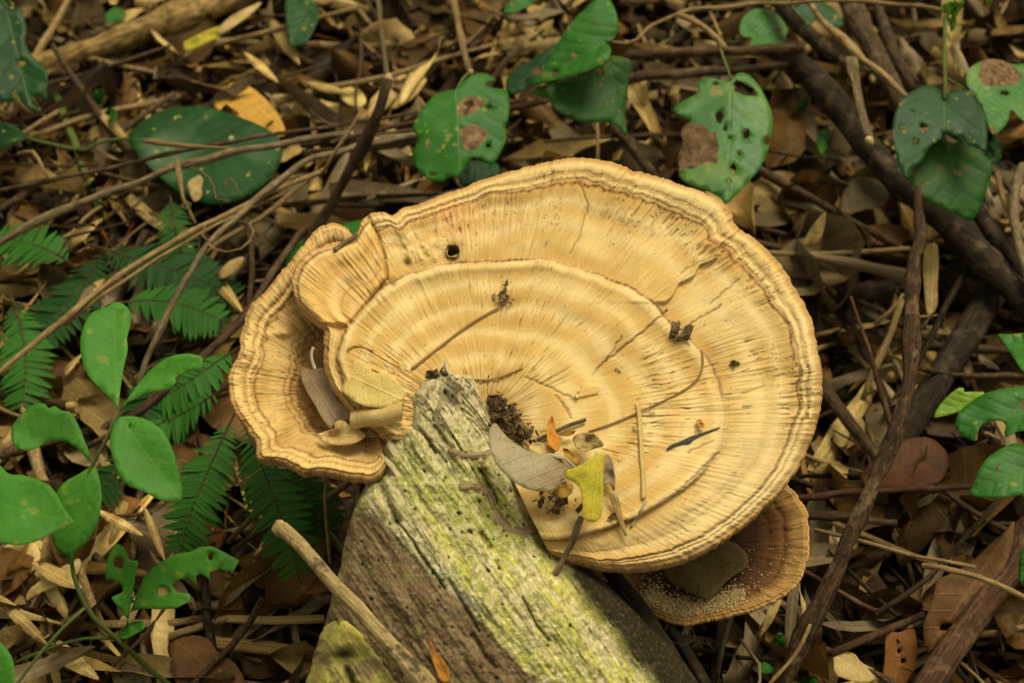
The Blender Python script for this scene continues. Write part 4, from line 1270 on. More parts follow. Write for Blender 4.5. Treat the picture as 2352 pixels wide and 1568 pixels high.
# ================================================================== BRANCHES, STEMS AND STICKS
S_ = stick
S_('woody_vine', 'long grey-brown bare stem slanting past the bracket\'s upper left edge', 'stem', [(-60, 585, .10), (120, 495, .105), (300, 425, .11), (450, 372, .115), (600, 338, .11), (720, 318, .10), (800, 305, .09)], 17, 'stick_pale', 15, knots=5, broken=[1])
S_('woody_vine', 'thin brown stem crossing the broad dark leaf', 'stem', [(-60, 452, .09), (110, 415, .095), (250, 385, .10), (420, 348, .11), (560, 318, .11), (700, 300, .10), (880, 272, .08), (960, 258, .07)], 9, 'stick_brown', 9, knots=4)
o = S_('forked_twig', 'short pale twig lying along the thin brown stem over the broad dark leaf', 'twig', [(333, 324, .115), (390, 332, .117), (460, 336, .116), (540, 342, .112)], 9, 'stick_tan', 6, knots=3)
o = S_('straw_stalk', 'double tan straw stem running diagonally under the tendrils', 'stem', [(-60, 905, .11), (60, 805, .112), (180, 705, .115), (300, 618, .115), (420, 545, .115), (480, 512, .112), (600, 455, .11), (742, 392, .11)], 13, 'stick_tan', 12, knots=5, broken=[1])
stick('strand', None, None, [(150, 745, .109), (260, 660, .112), (360, 598, .112), (470, 532, .110), (600, 470, .106), (660, 440, .105)], 9, 'stick_tan', 8, parent=o)
o = S_('woody_vine', 'grey-brown stem bending down behind the green sapling with curled tendrils', 'stem', [(318, 890, .07), (345, 800, .085), (390, 705, .10), (440, 620, .112), (482, 558, .118), (540, 505, .118), (620, 435, .115), (720, 365, .11), (850, 330, .10), (960, 308, .09)], 13, 'stick_pale', 16, knots=5)
stick('tendril', None, None, [(482, 560, .119), (505, 575, .123), (535, 577, .125), (565, 562, .124), (583, 535, .122), (575, 515, .12), (548, 508, .118)], 5, 'stick_tan', 3, parent=o, seg=6)
stick('tendril', None, None, [(482, 556, .118), (468, 540, .122), (470, 515, .124)], 6, 'stick_tan', 4, parent=o, seg=6)
o = S_('knotted_tendril', 'coiled pale tendril hanging between the two crossing stems', 'tendril', [(405, 368, .122), (412, 400, .126), (420, 435, .127), (425, 462, .127), (440, 490, .122), (450, 515, .118)], 8, 'stick_tan', 7, knots=4, seg=7)
stick('coil', None, None, [(418, 470, .130), (432, 462, .132), (440, 472, .128), (428, 482, .126), (418, 474, .127)], 5, 'stick_tan', parent=o, seg=6)
S_('curled_tendril', 'hair-thin curled tendril above the straw stem', 'tendril', [(438, 386, .12), (470, 395, .125), (492, 425, .123), (500, 460, .12), (530, 462, .12)], 4, 'stick_tan', 3, seg=6)
S_('curled_tendril', 'hair-thin looped tendril beside the broad dark leaf', 'tendril', [(512, 438, .12), (520, 412, .124), (538, 410, .124), (545, 435, .121), (556, 448, .119)], 4, 'stick_tan', 3, seg=6)
S_('broken_stick', 'dark brown upright stick with a pale snapped top', 'stick', [(892, 188, .17), (868, 262, .155), (830, 340, .13), (775, 440, .10), (720, 540, .07), (690, 600, .05)], 23, 'stick_brown', 22, knots=3, broken=[0])
S_('side_twig', 'slim tan twig leaning on the upright snapped stick', 'twig', [(836, 248, .15), (805, 300, .14), (770, 350, .13), (740, 400, .115)], 9, 'stick_tan', 8)
S_('fallen_branch', 'golden-brown fallen branch with peeling bark on the forest floor', 'branch', [(-20, 172, .03), (100, 148, .035), (230, 105, .035), (360, 60, .035), (480, 20, .035), (640, -50, .03)], 52, 'stick_gold', 58, knots=3, seg=12)
S_('fallen_branch', 'dark fallen branch under the bent stem left of the bracket', 'branch', [(290, 965, .05), (400, 880, .055), (500, 790, .06), (570, 715, .065), (640, 600, .07), (700, 520, .07)], 22, 'stick_brown', 16, knots=4)
S_('fallen_branch', 'greyish brown fallen branch half hidden by the leftmost fern', 'branch', [(-40, 905, .03), (60, 915, .035), (155, 930, .035)], 24, 'stick_brown', 22, broken=[1])
for i, (a, b, c_, w, mt, lb) in enumerate((((690, 335, .09), (950, 300, .085), (1180, 238, .08), 18, 'stick_brown', 'thick brown stem at the bottom of the stem bundle'), ((700, 350, .08), (930, 330, .075), (1170, 262, .07), 14, 'stick_pale', 'pale grey stem in the bundle behind the holed heart leaf'),
                                          ((760, 330, .10), (960, 278, .095), (1210, 225, .09), 9, 'stick_red', 'thin reddish stem on top of the stem bundle'), ((1150, 255, .08), (1300, 218, .08), (1480, 182, .08), 16, 'stick_red', 'reddish brown stem continuing behind the overlapping heart leaves'))):
    S_('bundled_vine', lb, 'stem', [a, b, c_], w, mt, w * .9, knots=3)
S_('dead_stalk', 'tan upright dead stem rising behind the holed heart leaf', 'stem', [(1022, -50, .05), (1045, 20, .055), (1060, 95, .06), (1078, 162, .055)], 15, 'stick_tan', 14, broken=[1], knots=2)
S_('dead_stalk', 'pale grey dead stem rising near the snapped stick', 'stem', [(862, -40, .03), (875, 60, .035), (892, 180, .04)], 13, 'straw_grey', 12)
S_('straw_stalk', 'upright straw stalk poking up behind the bracket\'s top edge', 'stalk', [(1374, 270, .07), (1372, 340, .075), (1372, 420, .06)], 8, 'stick_tan')
S_('brown_stick', 'brown leaning stick just behind the bracket\'s top right', 'stick', [(1408, 285, .05), (1455, 345, .05), (1505, 410, .045), (1540, 470, .03)], 26, 'stick_brown', 24)
S_('snapped_branch', 'horizontal dark branch with a frayed pale end between heart leaves', 'branch', [(1440, 128, .10), (1560, 122, .105), (1700, 118, .11), (1850, 112, .11)], 22, 'stick_brown', 20, knots=4, broken=[1])
S_('dark_branch', 'lower dark branch running parallel under the frayed branch', 'branch', [(1460, 180, .06), (1600, 170, .06), (1760, 155, .06), (1830, 150, .055)], 24, 'stick_brown', 20)
S_('dark_branch', 'black diagonal stem dropping from the top between the small heart leaves', 'branch', [(1760, -40, .12), (1810, 30, .12), (1870, 95, .115), (1920, 135, .11)], 26, 'stick_dark', 30, knots=3)
S_('leaning_trunk', 'thick dark leaning trunk running down to the right edge', 'trunk', [(1760, 85, .05), (1860, 170, .06), (1950, 280, .065), (2050, 400, .065), (2160, 490, .065), (2270, 600, .065), (2420, 760, .06)], 58, 'stick_dark', 60, knots=4, seg=14, rough=.2)
S_('leaning_trunk', 'moss-grey branch crossing behind the tan diagonal vine', 'trunk', [(1930, -60, .05), (1975, 60, .055), (2030, 160, .06), (2080, 270, .06)], 52, 'stick_brown', 44, knots=2, seg=12)
S_('tan_vine', 'tan diagonal vine running down to the big heart leaf', 'vine', [(1830, -40, .14), (1890, 50, .14), (1960, 115, .14), (2020, 170, .14), (2085, 225, .135)], 15, 'stick_tan', 14, knots=4)
S_('woody_vine', 'brown upright stem coming down from the top towards the big heart leaf', 'stem', [(2005, -40, .13), (2030, 60, .13), (2060, 130, .13), (2095, 205, .12)], 26, 'stick_brown', 20, knots=3)
S_('bark_strip', 'weathered strip of bark hanging straight below the tan vine', 'bark', [(1955, 132, .15), (1966, 180, .15), (1982, 250, .145), (2000, 322, .14)], 27, 'stick_pale', 22, rough=.3, flat=.45, broken=[1])
S_('knobbly_sapling', 'knobbly brown stem rising from the litter to the big heart leaf', 'stem', [(1770, 1640, .035), (1808, 1560, .05), (1862, 1440, .07), (1905, 1330, .085), (1960, 1220, .10), (2010, 1130, .11), (2050, 1010, .12), (2078, 860, .13), (2095, 740, .135), (2106, 600, .14), (2110, 500, .14), (2108, 430, .14)], 40, 'stick_knobbly', 22, knots=10, rough=.3, seg=12, jit=.003)
S_('knot_twig', 'short stub twig forking off the knobbly brown stem', 'twig', [(2092, 765, .137), (2120, 752, .14), (2145, 720, .142)], 9, 'stick_brown', 6)
S_('fallen_log', 'thick blackish fallen log lying in the litter right of the bracket', 'log', [(2330, 600, .03), (2270, 690, .035), (2190, 820, .04), (2120, 930, .04), (2060, 1030, .035), (2020, 1100, .03)], 72, 'stick_dark', 66, seg=14, rough=.1)
S_('fallen_log', 'reddish brown smooth log slanting below the curled brown leaf', 'log', [(2420, 1130, .06), (2345, 1270, .065), (2250, 1400, .07), (2160, 1530, .07), (2080, 1660, .065)], 60, 'stick_red', 66, seg=14, knots=2, rough=.1)
S_('red_twig', 'thin reddish horizontal twig behind the knobbly stem', 'twig', [(1830, 1140, .06), (1950, 1134, .065), (2080, 1125, .065), (2240, 1118, .06)], 15, 'stick_red', 12, knots=2)
S_('short_branch', 'short mottled branch stub ending beside the small bracket', 'branch', [(1845, 1188, .05), (1920, 1188, .052), (1980, 1192, .05), (2060, 1196, .05)], 17, 'stick_brown', 15, knots=2)
o = S_('bent_twig', 'sharply bent V-shaped twig lying in the dark hollow', 'twig', [(1840, 1305, .06), (1920, 1352, .06), (1985, 1388, .06), (2018, 1403, .06)], 11, 'stick_red', 10, broken=[1])
stick('second_half', None, None, [(2018, 1404, .06), (2080, 1365, .065), (2140, 1315, .07), (2200, 1250, .075), (2270, 1175, .08), (2300, 1130, .08)], 12, 'stick_brown', 14, parent=o)
S_('straw_stalk', 'long straw stalk lying over the bent V-shaped twig', 'stalk', [(1870, 1215, .07), (1990, 1245, .085), (2120, 1280, .09), (2240, 1302, .085)], 10, 'stick_tan', 9)
S_('curved_stalk', 'yellow-brown curved stem with a frayed tip over the curled brown leaf', 'stem', [(2125, 1296, .10), (2200, 1312, .105), (2290, 1340, .105), (2400, 1395, .10)], 14, 'stick_tan', 14, broken=[0])
S_('white_stalk', 'whitish hollow dead stalk lying right of the bracket', 'stalk', [(1838, 582, .055), (1920, 598, .06), (2010, 618, .06), (2100, 640, .06)], 15, 'straw_grey', 30, knots=2)
S_('straw_stalk', 'straw stalk lying above the whitish hollow stalk', 'stalk', [(1755, 582, .045), (1860, 585, .05), (1980, 578, .05), (2090, 572, .045)], 13, 'stick_tan', 12)
S_('thorn', 'slender dark thorn-like spike leaning in the hollow right of the bracket', 'thorn', [(1955, 680, .10), (1985, 770, .095), (2020, 880, .085), (2060, 1010, .07)], 6, 'stick_red', 16)
S_('straw_stalk', 'jointed straw stalk standing in the hollow near the spike', 'stalk', [(2070, 690, .07), (2040, 770, .065), (2005, 850, .06), (1985, 920, .05)], 12, 'stick_tan', 12, knots=3)
S_('straw_stalk', 'short straw stalk beside the jointed stalk', 'stalk', [(2075, 680, .09), (2045, 715, .09), (2010, 748, .085)], 8, 'stick_tan', 9)
S_('dead_branch', 'dark dead branch emerging from under the bracket\'s right edge', 'branch', [(1850, 830, .03), (1900, 905, .035), (1960, 980, .04), (2030, 1070, .04)], 34, 'stick_brown', 28)
S_('dead_branch', 'black fallen stick beneath the whitish hollow stalk', 'branch', [(1790, 660, .03), (1900, 672, .03), (2050, 668, .03)], 52, 'stick_dark', 46, seg=12)
for i, (pts, w, mt, lb) in enumerate((([(2352, 380, .08), (2330, 450, .085), (2340, 560, .085), (2375, 680, .08)], 22, 'stick_pale', 'pale forked stem at the right beside the grey-green leaf'),
                                      ([(2290, 400, .07), (2310, 470, .075), (2360, 560, .075)], 14, 'stick_tan', 'slim tan stem behind the pale forked stem'),
                                      ([(2240, 480, .06), (2300, 560, .06), (2400, 690, .055)], 40, 'stick_dark', 'dark mossy branch below the big heart leaf'),
                                      ([(1640, 1640, .03), (1655, 1520, .045), (1672, 1440, .055), (1700, 1370, .06)], 13, 'stick_pale', 'grey stalk standing below the small bracket'),
                                      ([(1500, 1640, .03), (1560, 1560, .04), (1600, 1500, .03)], 12, 'stick_dark', 'blackish rootlet below the small bracket'),
                                      ([(2160, 1480, .05), (2230, 1540, .05), (2330, 1640, .045)], 9, 'stick_tan', 'thin tan twig over the reddish log\'s foot'),
                                      ([(1910, 1500, .04), (2000, 1462, .045), (2120, 1410, .045)], 18, 'stick_red', 'reddish stick lying below the bent twig'),
                                      ([(1700, 1470, .05), (1750, 1545, .06), (1700, 1640, .05)], 8, 'straw_grey', 'thin grey stalk under the small bracket\'s front'))):
    S_('dead_stalk', lb, 'stem', pts, w, mt)
# black vines hugging the flank of the log
o = S_('black_vine', 'black dirt-caked vine running along the dark flank of the log', 'vine', [(1395, 1300, .13), (1440, 1370, .13), (1490, 1440, .125), (1545, 1520, .12), (1620, 1640, .10)], 42, 'stick_dark', 50, rough=.3, seg=12)
o = S_('black_vine', 'second blackish vine beside the dirt-caked one below the small bracket', 'vine', [(1515, 1410, .10), (1560, 1470, .10), (1610, 1560, .095), (1660, 1660, .085)], 26, 'stick_dark', 32, rough=.25)
stick('tendril', None, None, [(1530, 1432, .11), (1525, 1455, .115), (1550, 1478, .118), (1585, 1485, .115), (1600, 1460, .112), (1590, 1440, .112)], 6, 'stick_dark', 4, parent=o, seg=6)
stick('tendril', None, None, [(1585, 1485, .112), (1610, 1478, .11), (1640, 1492, .106)], 5, 'stick_dark', 4, parent=o, seg=6)
# stick propped on the log, small ones near it
o = S_('propped_stick', 'spotted tan stick with a blunt end leaning across the brown side of the log', 'stick', [(650, 1212, .175), (720, 1290, .185), (800, 1378, .19), (880, 1465, .19), (960, 1552, .185), (1040, 1640, .175)], 34, 'stick_lichen', 32, knots=2, broken=[0], seg=12)
S_('hanging_straw', 'thin split straw hanging below the bracket\'s lower left rim', 'straw', [(751, 1075, .165), (747, 1140, .15), (750, 1210, .13), (757, 1290, .11)], 8, 'stick_tan', 9, flat=.5)
S_('slanting_stalk', 'blurred olive stem slanting behind the right fern frond', 'stem', [(640, 1070, .06), (700, 1150, .06), (770, 1235, .055), (820, 1300, .05)], 15, 'stem_green', 15)
S_('grass_stalk', 'greenish bent stem rising on the left behind the broad dark leaf', 'stem', [(130, 215, .02), (160, 300, .03), (185, 360, .035), (205, 420, .03), (250, 520, .02)], 17, 'stem_green', 18)
S_('hooked_straw', 'hooked pale straw standing on the thin brown stem at the far left', 'straw', [(42, 355, .10), (76, 350, .108), (92, 380, .104), (108, 408, .10)], 9, 'stick_tan', 8)
S_('straw_bunch', 'pale reed piece lying flat left of the log\'s foot', 'straw', [(520, 1420, .03), (620, 1422, .032), (745, 1418, .03)], 22, 'straw', 22, flat=.5)
S_('straw_bunch', 'crumbling pale stick lying below the reed piece', 'straw', [(390, 1460, .025), (460, 1435, .03), (520, 1418, .03)], 20, 'stick_tan', 20)
S_('straw_bunch', 'broad pale split reed lying lowest left of the log', 'straw', [(470, 1475, .025), (600, 1490, .028), (735, 1500, .025)], 34, 'straw', 36, flat=.4)

# ================================================================== LIVING PLANTS
def vine(name, label, cat, base):
    return empty(name, at(*base), label, cat)


# --- trifoliate sapling on the left
sp_ = vine('sapling', 'bright green sapling with smooth oval leaves left of the bracket', 'plant', (380, 1568, 0))
stick('stem', None, None, [(272, 942, .185), (245, 1000, .18), (212, 1062, .17), (175, 1180, .15), (165, 1290, .13), (200, 1392, .11), (270, 1470, .085), (330, 1520, .06), (390, 1575, .035), (440, 1620, .0)], 8, 'stem_green', 14, parent=sp_)
stick('side_stem', None, None, [(200, 1392, .11), (120, 1470, .10), (60, 1540, .095), (20, 1600, .09)], 8, 'stem_green', 8, parent=sp_)
stick('side_stem', None, None, [(262, 1462, .088), (190, 1465, .08), (110, 1490, .075), (40, 1520, .07)], 8, 'stem_green', 7, parent=sp_)
LK = dict(parent=sp_)
leaf('leaf', 'K4', [(700, 540), (740, 545), (790, 580), (805, 640), (790, 720), (775, 770), (785, 830), (760, 930), (740, 1050), (725, 1190), (715, 1190), (690, 1140), (620, 1080), (550, 1010), (510, 930), (490, 830), (495, 740), (520, 670), (555, 610), (600, 590), (660, 570)],
     (720, 1190), (700, 540), .187, .195, 'green', fold=.16, bend=.12, **LK)
leaf('leaf', 'K4', [(735, 1200), (800, 1105), (880, 1000), (960, 920), (1050, 870), (1150, 855), (1220, 870), (1248, 890), (1230, 960), (1170, 960), (1070, 1000), (1080, 1035), (1040, 1070), (980, 1085), (900, 1100), (830, 1130), (770, 1170)],
     (725, 1210), (1245, 890), .187, .20, 'green', fold=.2, bend=.1, roll=-12, **LK)
leaf('leaf', 'K4', [(740, 1240), (830, 1240), (920, 1270), (1000, 1330), (1050, 1420), (1080, 1510), (1100, 1580), (1115, 1660), (1122, 1770), (1080, 1762), (1000, 1765), (940, 1735), (900, 1710), (800, 1670), (740, 1610), (700, 1530), (670, 1420), (680, 1330), (710, 1270)],
     (735, 1240), (1118, 1770), .187, .165, 'green', fold=.14, bend=-.12, holes=[(795, 1302, 9, 12)], **LK)
leaf('leaf', 'K4', [(565, 1530), (530, 1500), (480, 1440), (400, 1390), (290, 1390), (240, 1430), (170, 1455), (110, 1440), (70, 1390), (65, 1320), (100, 1260), (170, 1190), (230, 1160), (280, 1165), (295, 1195), (335, 1175), (380, 1210), (430, 1210), (480, 1290), (510, 1370), (545, 1450)],
     (570, 1530), (70, 1330), .172, .18, 'green', fold=.18, bend=-.1, roll=8, **LK)
leaf('leaf', 'K5', [(575, 235), (595, 265), (615, 340), (625, 420), (610, 540), (580, 640), (520, 720), (450, 780), (440, 850), (420, 800), (350, 760), (310, 680), (330, 600), (350, 500), (340, 400), (400, 330), (480, 290), (540, 250)],
     (570, 235), (438, 850), .168, .135, 'green', fold=.14, bend=-.15, label='darker shaded leaf hanging behind the large tip leaf', **LK)
leaf('leaf', 'K5', [(470, 590), (430, 550), (380, 480), (340, 390), (260, 330), (150, 295), (50, 290), (10, 240), (-60, 200), (-150, 400), (-100, 680), (0, 710), (120, 722), (220, 700), (300, 660), (380, 620)],
     (-150, 430), (470, 590), .19, .195, 'green', fold=.1, bend=-.1, **LK)
leaf('leaf', 'K5', [(-80, 1290), (0, 1310), (60, 1380), (90, 1460), (85, 1600), (40, 1700), (-80, 1750)], (-60, 1700), (20, 1300), .15, .165, 'green', fold=.1, **LK)
# --- chewed seedling
cs_ = vine('seedling', 'low seedling with insect-chewed ragged leaves beside the fern', 'plant', (300, 1480, 0))
stick('stem', None, None, [(298, 1420, .10), (294, 1450, .08), (290, 1490, .05), (285, 1530, .0)], 6, 'stem_green', 8, parent=cs_)
leaf('leaf', 'K5', [(700, 715), (740, 720), (770, 750), (790, 820), (855, 815), (830, 900), (820, 980), (798, 1100), (790, 1185), (750, 1140), (690, 1060), (680, 1040), (760, 1010), (740, 960), (690, 930), (650, 950), (645, 880), (660, 800)],
     (790, 1185), (705, 715), .10, .13, 'green', holes=[(730, 835, 30, 42)], fold=.15, parent=cs_)
leaf('leaf', 'K5', [(800, 1130), (830, 1040), (880, 920), (960, 840), (1060, 780), (1180, 760), (1220, 735), (1300, 730), (1380, 770), (1465, 815), (1430, 885), (1340, 868), (1280, 890), (1290, 930), (1230, 898), (1200, 910), (1205, 975), (1150, 920), (1080, 940), (1050, 970), (1080, 1010), (1160, 1020), (1170, 1060), (1080, 1110), (960, 1115), (880, 1110)],
     (800, 1130), (1460, 815), .10, .125, 'green', holes=[(1000, 1005, 36, 26), (1290, 790, 16, 26)], fold=.2, roll=-10, parent=cs_, smooth=False)
leaf('leaf', 'K5', [(715, 1290), (740, 1230), (800, 1195), (880, 1180), (890, 1230), (830, 1270), (760, 1300)], (715, 1295), (885, 1185), .085, .095, 'green', fold=.2, parent=cs_)
# --- broad dark leaf plant behind
bd = vine('broadleaf_seedling', 'broad dark green spotted leaf on a low seedling under the crossing stems', 'plant', (180, 420, 0))
stick('stem', None, None, [(295, 318, .06), (230, 328, .05), (190, 345, .045), (60, 318, .05)], 8, 'stem_green', 8, parent=bd)
leaf('leaf', 'K1', [(770, 840), (850, 760), (950, 690), (1060, 660), (1200, 650), (1330, 670), (1450, 710), (1580, 760), (1690, 820), (1740, 900), (1720, 1000), (1640, 1120), (1500, 1210), (1380, 1250), (1250, 1250), (1100, 1180), (980, 1090), (880, 990), (800, 900)],
     (770, 845), (1740, 930), .055, .05, 'big_dark', fold=.06, bend=-.12, parent=bd)
leaf('fallen_leaf', 'K1', blob(1195, 1150, 50, 75), (1180, 1080), (1210, 1225), .068, .064, 'tan', label='small tan leaf lying on the broad dark leaf', cat='leaf', fold=.15)
leaf('leaf', 'K1', [(-60, 750), (60, 755), (130, 800), (180, 840), (80, 880), (0, 920), (-60, 950)], (180, 845), (-60, 850), .055, .05, 'big_dark', fold=.1, parent=bd)
# --- dark leaf at the top left corner
tl = vine('torn_leaf_vine', 'dark torn green leaf hanging in front of the golden fallen branch', 'plant', (10, 0, .12))
stick('petiole', None, None, [(12, -30, .16), (20, -5, .15), (28, 12, .145)], 7, 'stem_green', parent=tl)
leaf('leaf', 'K1', [(30, 0), (-60, -10), (-60, 600), (60, 630), (110, 600), (140, 640), (200, 680), (270, 690), (200, 640), (190, 590), (250, 590), (295, 620), (280, 560), (295, 520), (290, 430), (230, 380), (180, 320), (150, 250), (165, 170), (140, 80), (120, 40), (60, 60)],
     (30, 10), (190, 660), .145, .11, 'heart_dark', holes=[(130, 390, 26, 18)], fold=.1, parent=tl)

# --- heart-leaved climber along the top
hv = vine('heart_leaf_vine', 'heart-shaped chewed leaf with two brown-rimmed holes above the bracket', 'plant', (1048, 210, .10))
stick('petiole', None, None, [(1048, 207, .152), (1062, 185, .15), (1078, 165, .145)], 6, 'stem_green', parent=hv)
leaf('leaf', 'K2', [(705, 550), (740, 500), (800, 460), (850, 447), (900, 455), (945, 485), (950, 500), (925, 495), (880, 510), (890, 530), (960, 545), (1010, 545), (1030, 600), (1030, 690), (1020, 740), (1000, 760), (1018, 840), (985, 920), (950, 985), (915, 1010), (880, 995), (830, 965), (790, 970), (770, 1000), (740, 1040), (710, 1100), (690, 1085), (650, 1088), (625, 1118), (560, 1110), (500, 1075), (445, 1010), (430, 960), (450, 900), (475, 850), (440, 800), (440, 760), (480, 690), (540, 610), (600, 570), (660, 552)],
     (705, 550), (735, 1090), .155, .135, 'heart', holes=[[(735, 655), (760, 625), (800, 612), (815, 640), (790, 665), (750, 680)], (910, 660, 18, 12), (902, 893, 14, 11), (555, 1070, 22, 8)],
     patches=[[(705, 650), (730, 620), (780, 590), (830, 590), (870, 610), (880, 640), (850, 665), (790, 705), (740, 715), (700, 690)], [(725, 800), (770, 765), (830, 765), (880, 790), (895, 830), (860, 885), (800, 925), (765, 920), (740, 880), (730, 840)], (530, 880, 14, 34)], fold=-.1, bend=-.1, density=20, parent=hv)
leaf('leaf', 'K2', [(720, 1060), (760, 1000), (820, 980), (900, 1000), (960, 1000), (975, 1050), (940, 1090), (860, 1110), (780, 1140), (720, 1130)], (730, 1130), (970, 1010), .09, .09, 'heart_dark', parent=hv, label='dark bluish leaf half hidden beneath')
hv = vine('heart_leaf_vine', 'pair of overlapping heart-shaped leaves under the upper vine', 'plant', (1430, 100, .15))
stick('stem', None, None, [(1385, 98, .17), (1420, 99, .17), (1455, 98, .17), (1500, 60, .165), (1560, 32, .16), (1660, 18, .155), (1800, 6, .15), (1980, 2, .15), (2100, 14, .15), (2170, 26, .15)], 9, 'stick_tan', 10, parent=hv, knots=4)
leaf('leaf', 'K2', [(1490, 60), (1540, 10), (1580, -25), (1640, -15), (1680, 60), (1695, 120), (1695, 190), (1670, 240), (1630, 262), (1612, 258), (1640, 275), (1655, 310), (1640, 360), (1590, 400), (1510, 440), (1400, 470), (1290, 500), (1170, 525), (1165, 515), (1200, 470), (1240, 420), (1290, 330), (1340, 240), (1385, 170), (1440, 100)],
     (1612, 260), (1168, 520), .172, .15, 'heart', holes=[(1308, 455, 22, 20)], patches=[(1425, 340, 17, 17), (1245, 455, 16, 14), (1392, 172, 12, 14), (1560, 132, 9, 9)], fold=.18, bend=-.1, parent=hv)
leaf('leaf', 'K2', [(1170, 545), (1290, 510), (1420, 480), (1540, 440), (1600, 380), (1650, 340), (1700, 345), (1780, 365), (1782, 430), (1760, 500), (1755, 600), (1735, 660), (1740, 750), (1755, 820), (1735, 835), (1700, 780), (1640, 750), (1560, 750), (1480, 755), (1400, 720), (1330, 690), (1280, 640), (1280, 605), (1220, 600), (1160, 555)],
     (1640, 350), (1745, 835), .15, .125, 'heart_thin', holes=[(1580, 440, 16, 30)], patches=[(1590, 520, 8), (1700, 680, 8), (1630, 640, 12, 8)], fold=.1, parent=hv, label='thin darker leaf hanging underneath, lit through')
leaf('leaf', 'K2', [(1330, 250), (1240, 320), (1130, 390), (1040, 440), (1005, 500), (1010, 560), (1050, 590), (1090, 570), (1160, 530), (1260, 470), (1350, 370)], (1330, 270), (1030, 580), .11, .09, 'heart_dark', parent=hv, patches=[(1195, 440, 26, 30)])
hv = vine('heart_leaf_vine', 'ragged pale green leaf with brown dead patches hanging over the bracket\'s right shoulder', 'plant', (1670, 170, .12))
stick('stem', None, None, [(1560, 34, .165), (1600, 52, .165), (1640, 82, .165), (1665, 112, .165)], 12, 'stick_tan', 12, parent=hv, knots=3)
stick('petiole', None, None, [(1655, 115, .165), (1665, 150, .165), (1682, 186, .162)], 6, 'stem_green', parent=hv)
leaf('leaf', 'K3', [(300, 490), (325, 455), (370, 443), (430, 475), (480, 545), (520, 620), (550, 700), (553, 770), (540, 860), (510, 960), (470, 1040), (400, 1120), (340, 1185), (285, 1242), (255, 1250), (240, 1215), (175, 1180), (90, 1150), (20, 1120), (-25, 1085), (-20, 1035), (-30, 950), (10, 880), (-20, 800), (40, 745), (60, 735), (0, 720), (-55, 690), (-50, 650), (40, 600), (85, 575), (100, 540), (78, 518), (130, 482), (180, 475), (240, 495), (280, 500)],
     (300, 490), (275, 1245), .162, .14, 'heart_pale', holes=[[(305, 515), (330, 490), (380, 510), (430, 540), (462, 572), (450, 592), (380, 585), (320, 560)], (200, 512, 15, 13), (225, 712, 22, 36), (262, 785, 12, 22), (292, 845, 14, 10), (390, 820, 24, 34), (310, 1035, 20, 32), (345, 945, 9, 12), (515, 862, 22, 26), (285, 1110, 8, 16)],
     patches=[[(165, 805), (205, 810), (222, 900), (208, 1005), (150, 992), (60, 1036), (-20, 1032), (-30, 950), (10, 880), (-20, 800), (40, 745), (120, 765)]], fold=-.1, bend=-.08, density=20, parent=hv)
hv = vine('heart_leaf_vine', 'large dark heart-shaped leaf hanging from an upright green petiole', 'plant', (2170, 30, .15))
stick('petiole', None, None, [(2168, 22, .185), (2168, 80, .18), (2170, 150, .176), (2172, 185, .172), (2171, 228, .168)], 8, 'stem_green', 9, parent=hv)
stick('side_stem', None, None, [(2172, 178, .172), (2195, 192, .165), (2215, 205, .155)], 5, 'stem_green', 5, parent=hv)
leaf('leaf', 'K3', [(1605, 605), (1640, 550), (1690, 540), (1760, 568), (1820, 640), (1862, 720), (1868, 820), (1862, 940), (1800, 905), (1760, 895), (1730, 870), (1700, 830), (1640, 830), (1595, 800), (1595, 850), (1550, 868), (1500, 915), (1470, 985), (1445, 1005), (1400, 1030), (1390, 1118), (1340, 1050), (1310, 970), (1290, 860), (1285, 760), (1300, 690), (1340, 610), (1400, 560), (1480, 522), (1540, 522), (1585, 560)],
     (1603, 600), (1600, 1180), .168, .155, 'heart_dark', holes=[(1475, 772, 20, 17), (1430, 866, 15, 13), (1348, 788, 6, 7), (1415, 680, 5)], patches=[(1480, 795, 26, 22), (1350, 630, 10), (1290, 820, 8, 20)], fold=.16, bend=-.1, density=20, parent=hv)
leaf('leaf', 'K3', [(1385, 1110), (1430, 1010), (1500, 880), (1560, 780), (1620, 740), (1700, 790), (1790, 900), (1850, 955), (1900, 990), (1890, 1090), (1850, 1210), (1810, 1300), (1765, 1362), (1680, 1310), (1600, 1280), (1500, 1235), (1420, 1180)],
     (1600, 780), (1765, 1362), .150, .125, 'heart_thin', holes=[[(1610, 820), (1660, 850), (1690, 868), (1650, 876), (1618, 858)]], patches=[(1570, 1022, 20, 9), (1740, 1030, 20, 12)], fold=.06, bend=-.08, parent=hv, label='brighter lower leaf showing below the bitten edge')
leaf('leaf', 'K3', [(1735, 480), (1745, 430), (1780, 400), (1830, 375), (1880, 360), (1960, 370), (2015, 398), (2130, 390), (2150, 500), (2130, 600), (2130, 760), (2080, 740), (2010, 660), (1995, 750), (1950, 800), (1900, 835), (1870, 760), (1840, 660), (1780, 570), (1740, 530)],
     (1780, 560), (2130, 600), .14, .13, 'heart_pale', patches=[[(1830, 375), (1880, 360), (1960, 370), (2020, 400), (2085, 470), (2040, 518), (1950, 530), (1850, 523), (1812, 470)], (1895, 800, 24, 20)], holes=[(1970, 570, 32, 17)], fold=.05, parent=hv, label='grey-green leaf with a netted brown patch')
leaf('leaf', 'K3', [(1850, 975), (1865, 860), (1920, 840), (1955, 860), (1945, 910), (1957, 970), (1900, 1012)], (1870, 850), (1950, 985), .12, .11, 'heart_dark', parent=hv)
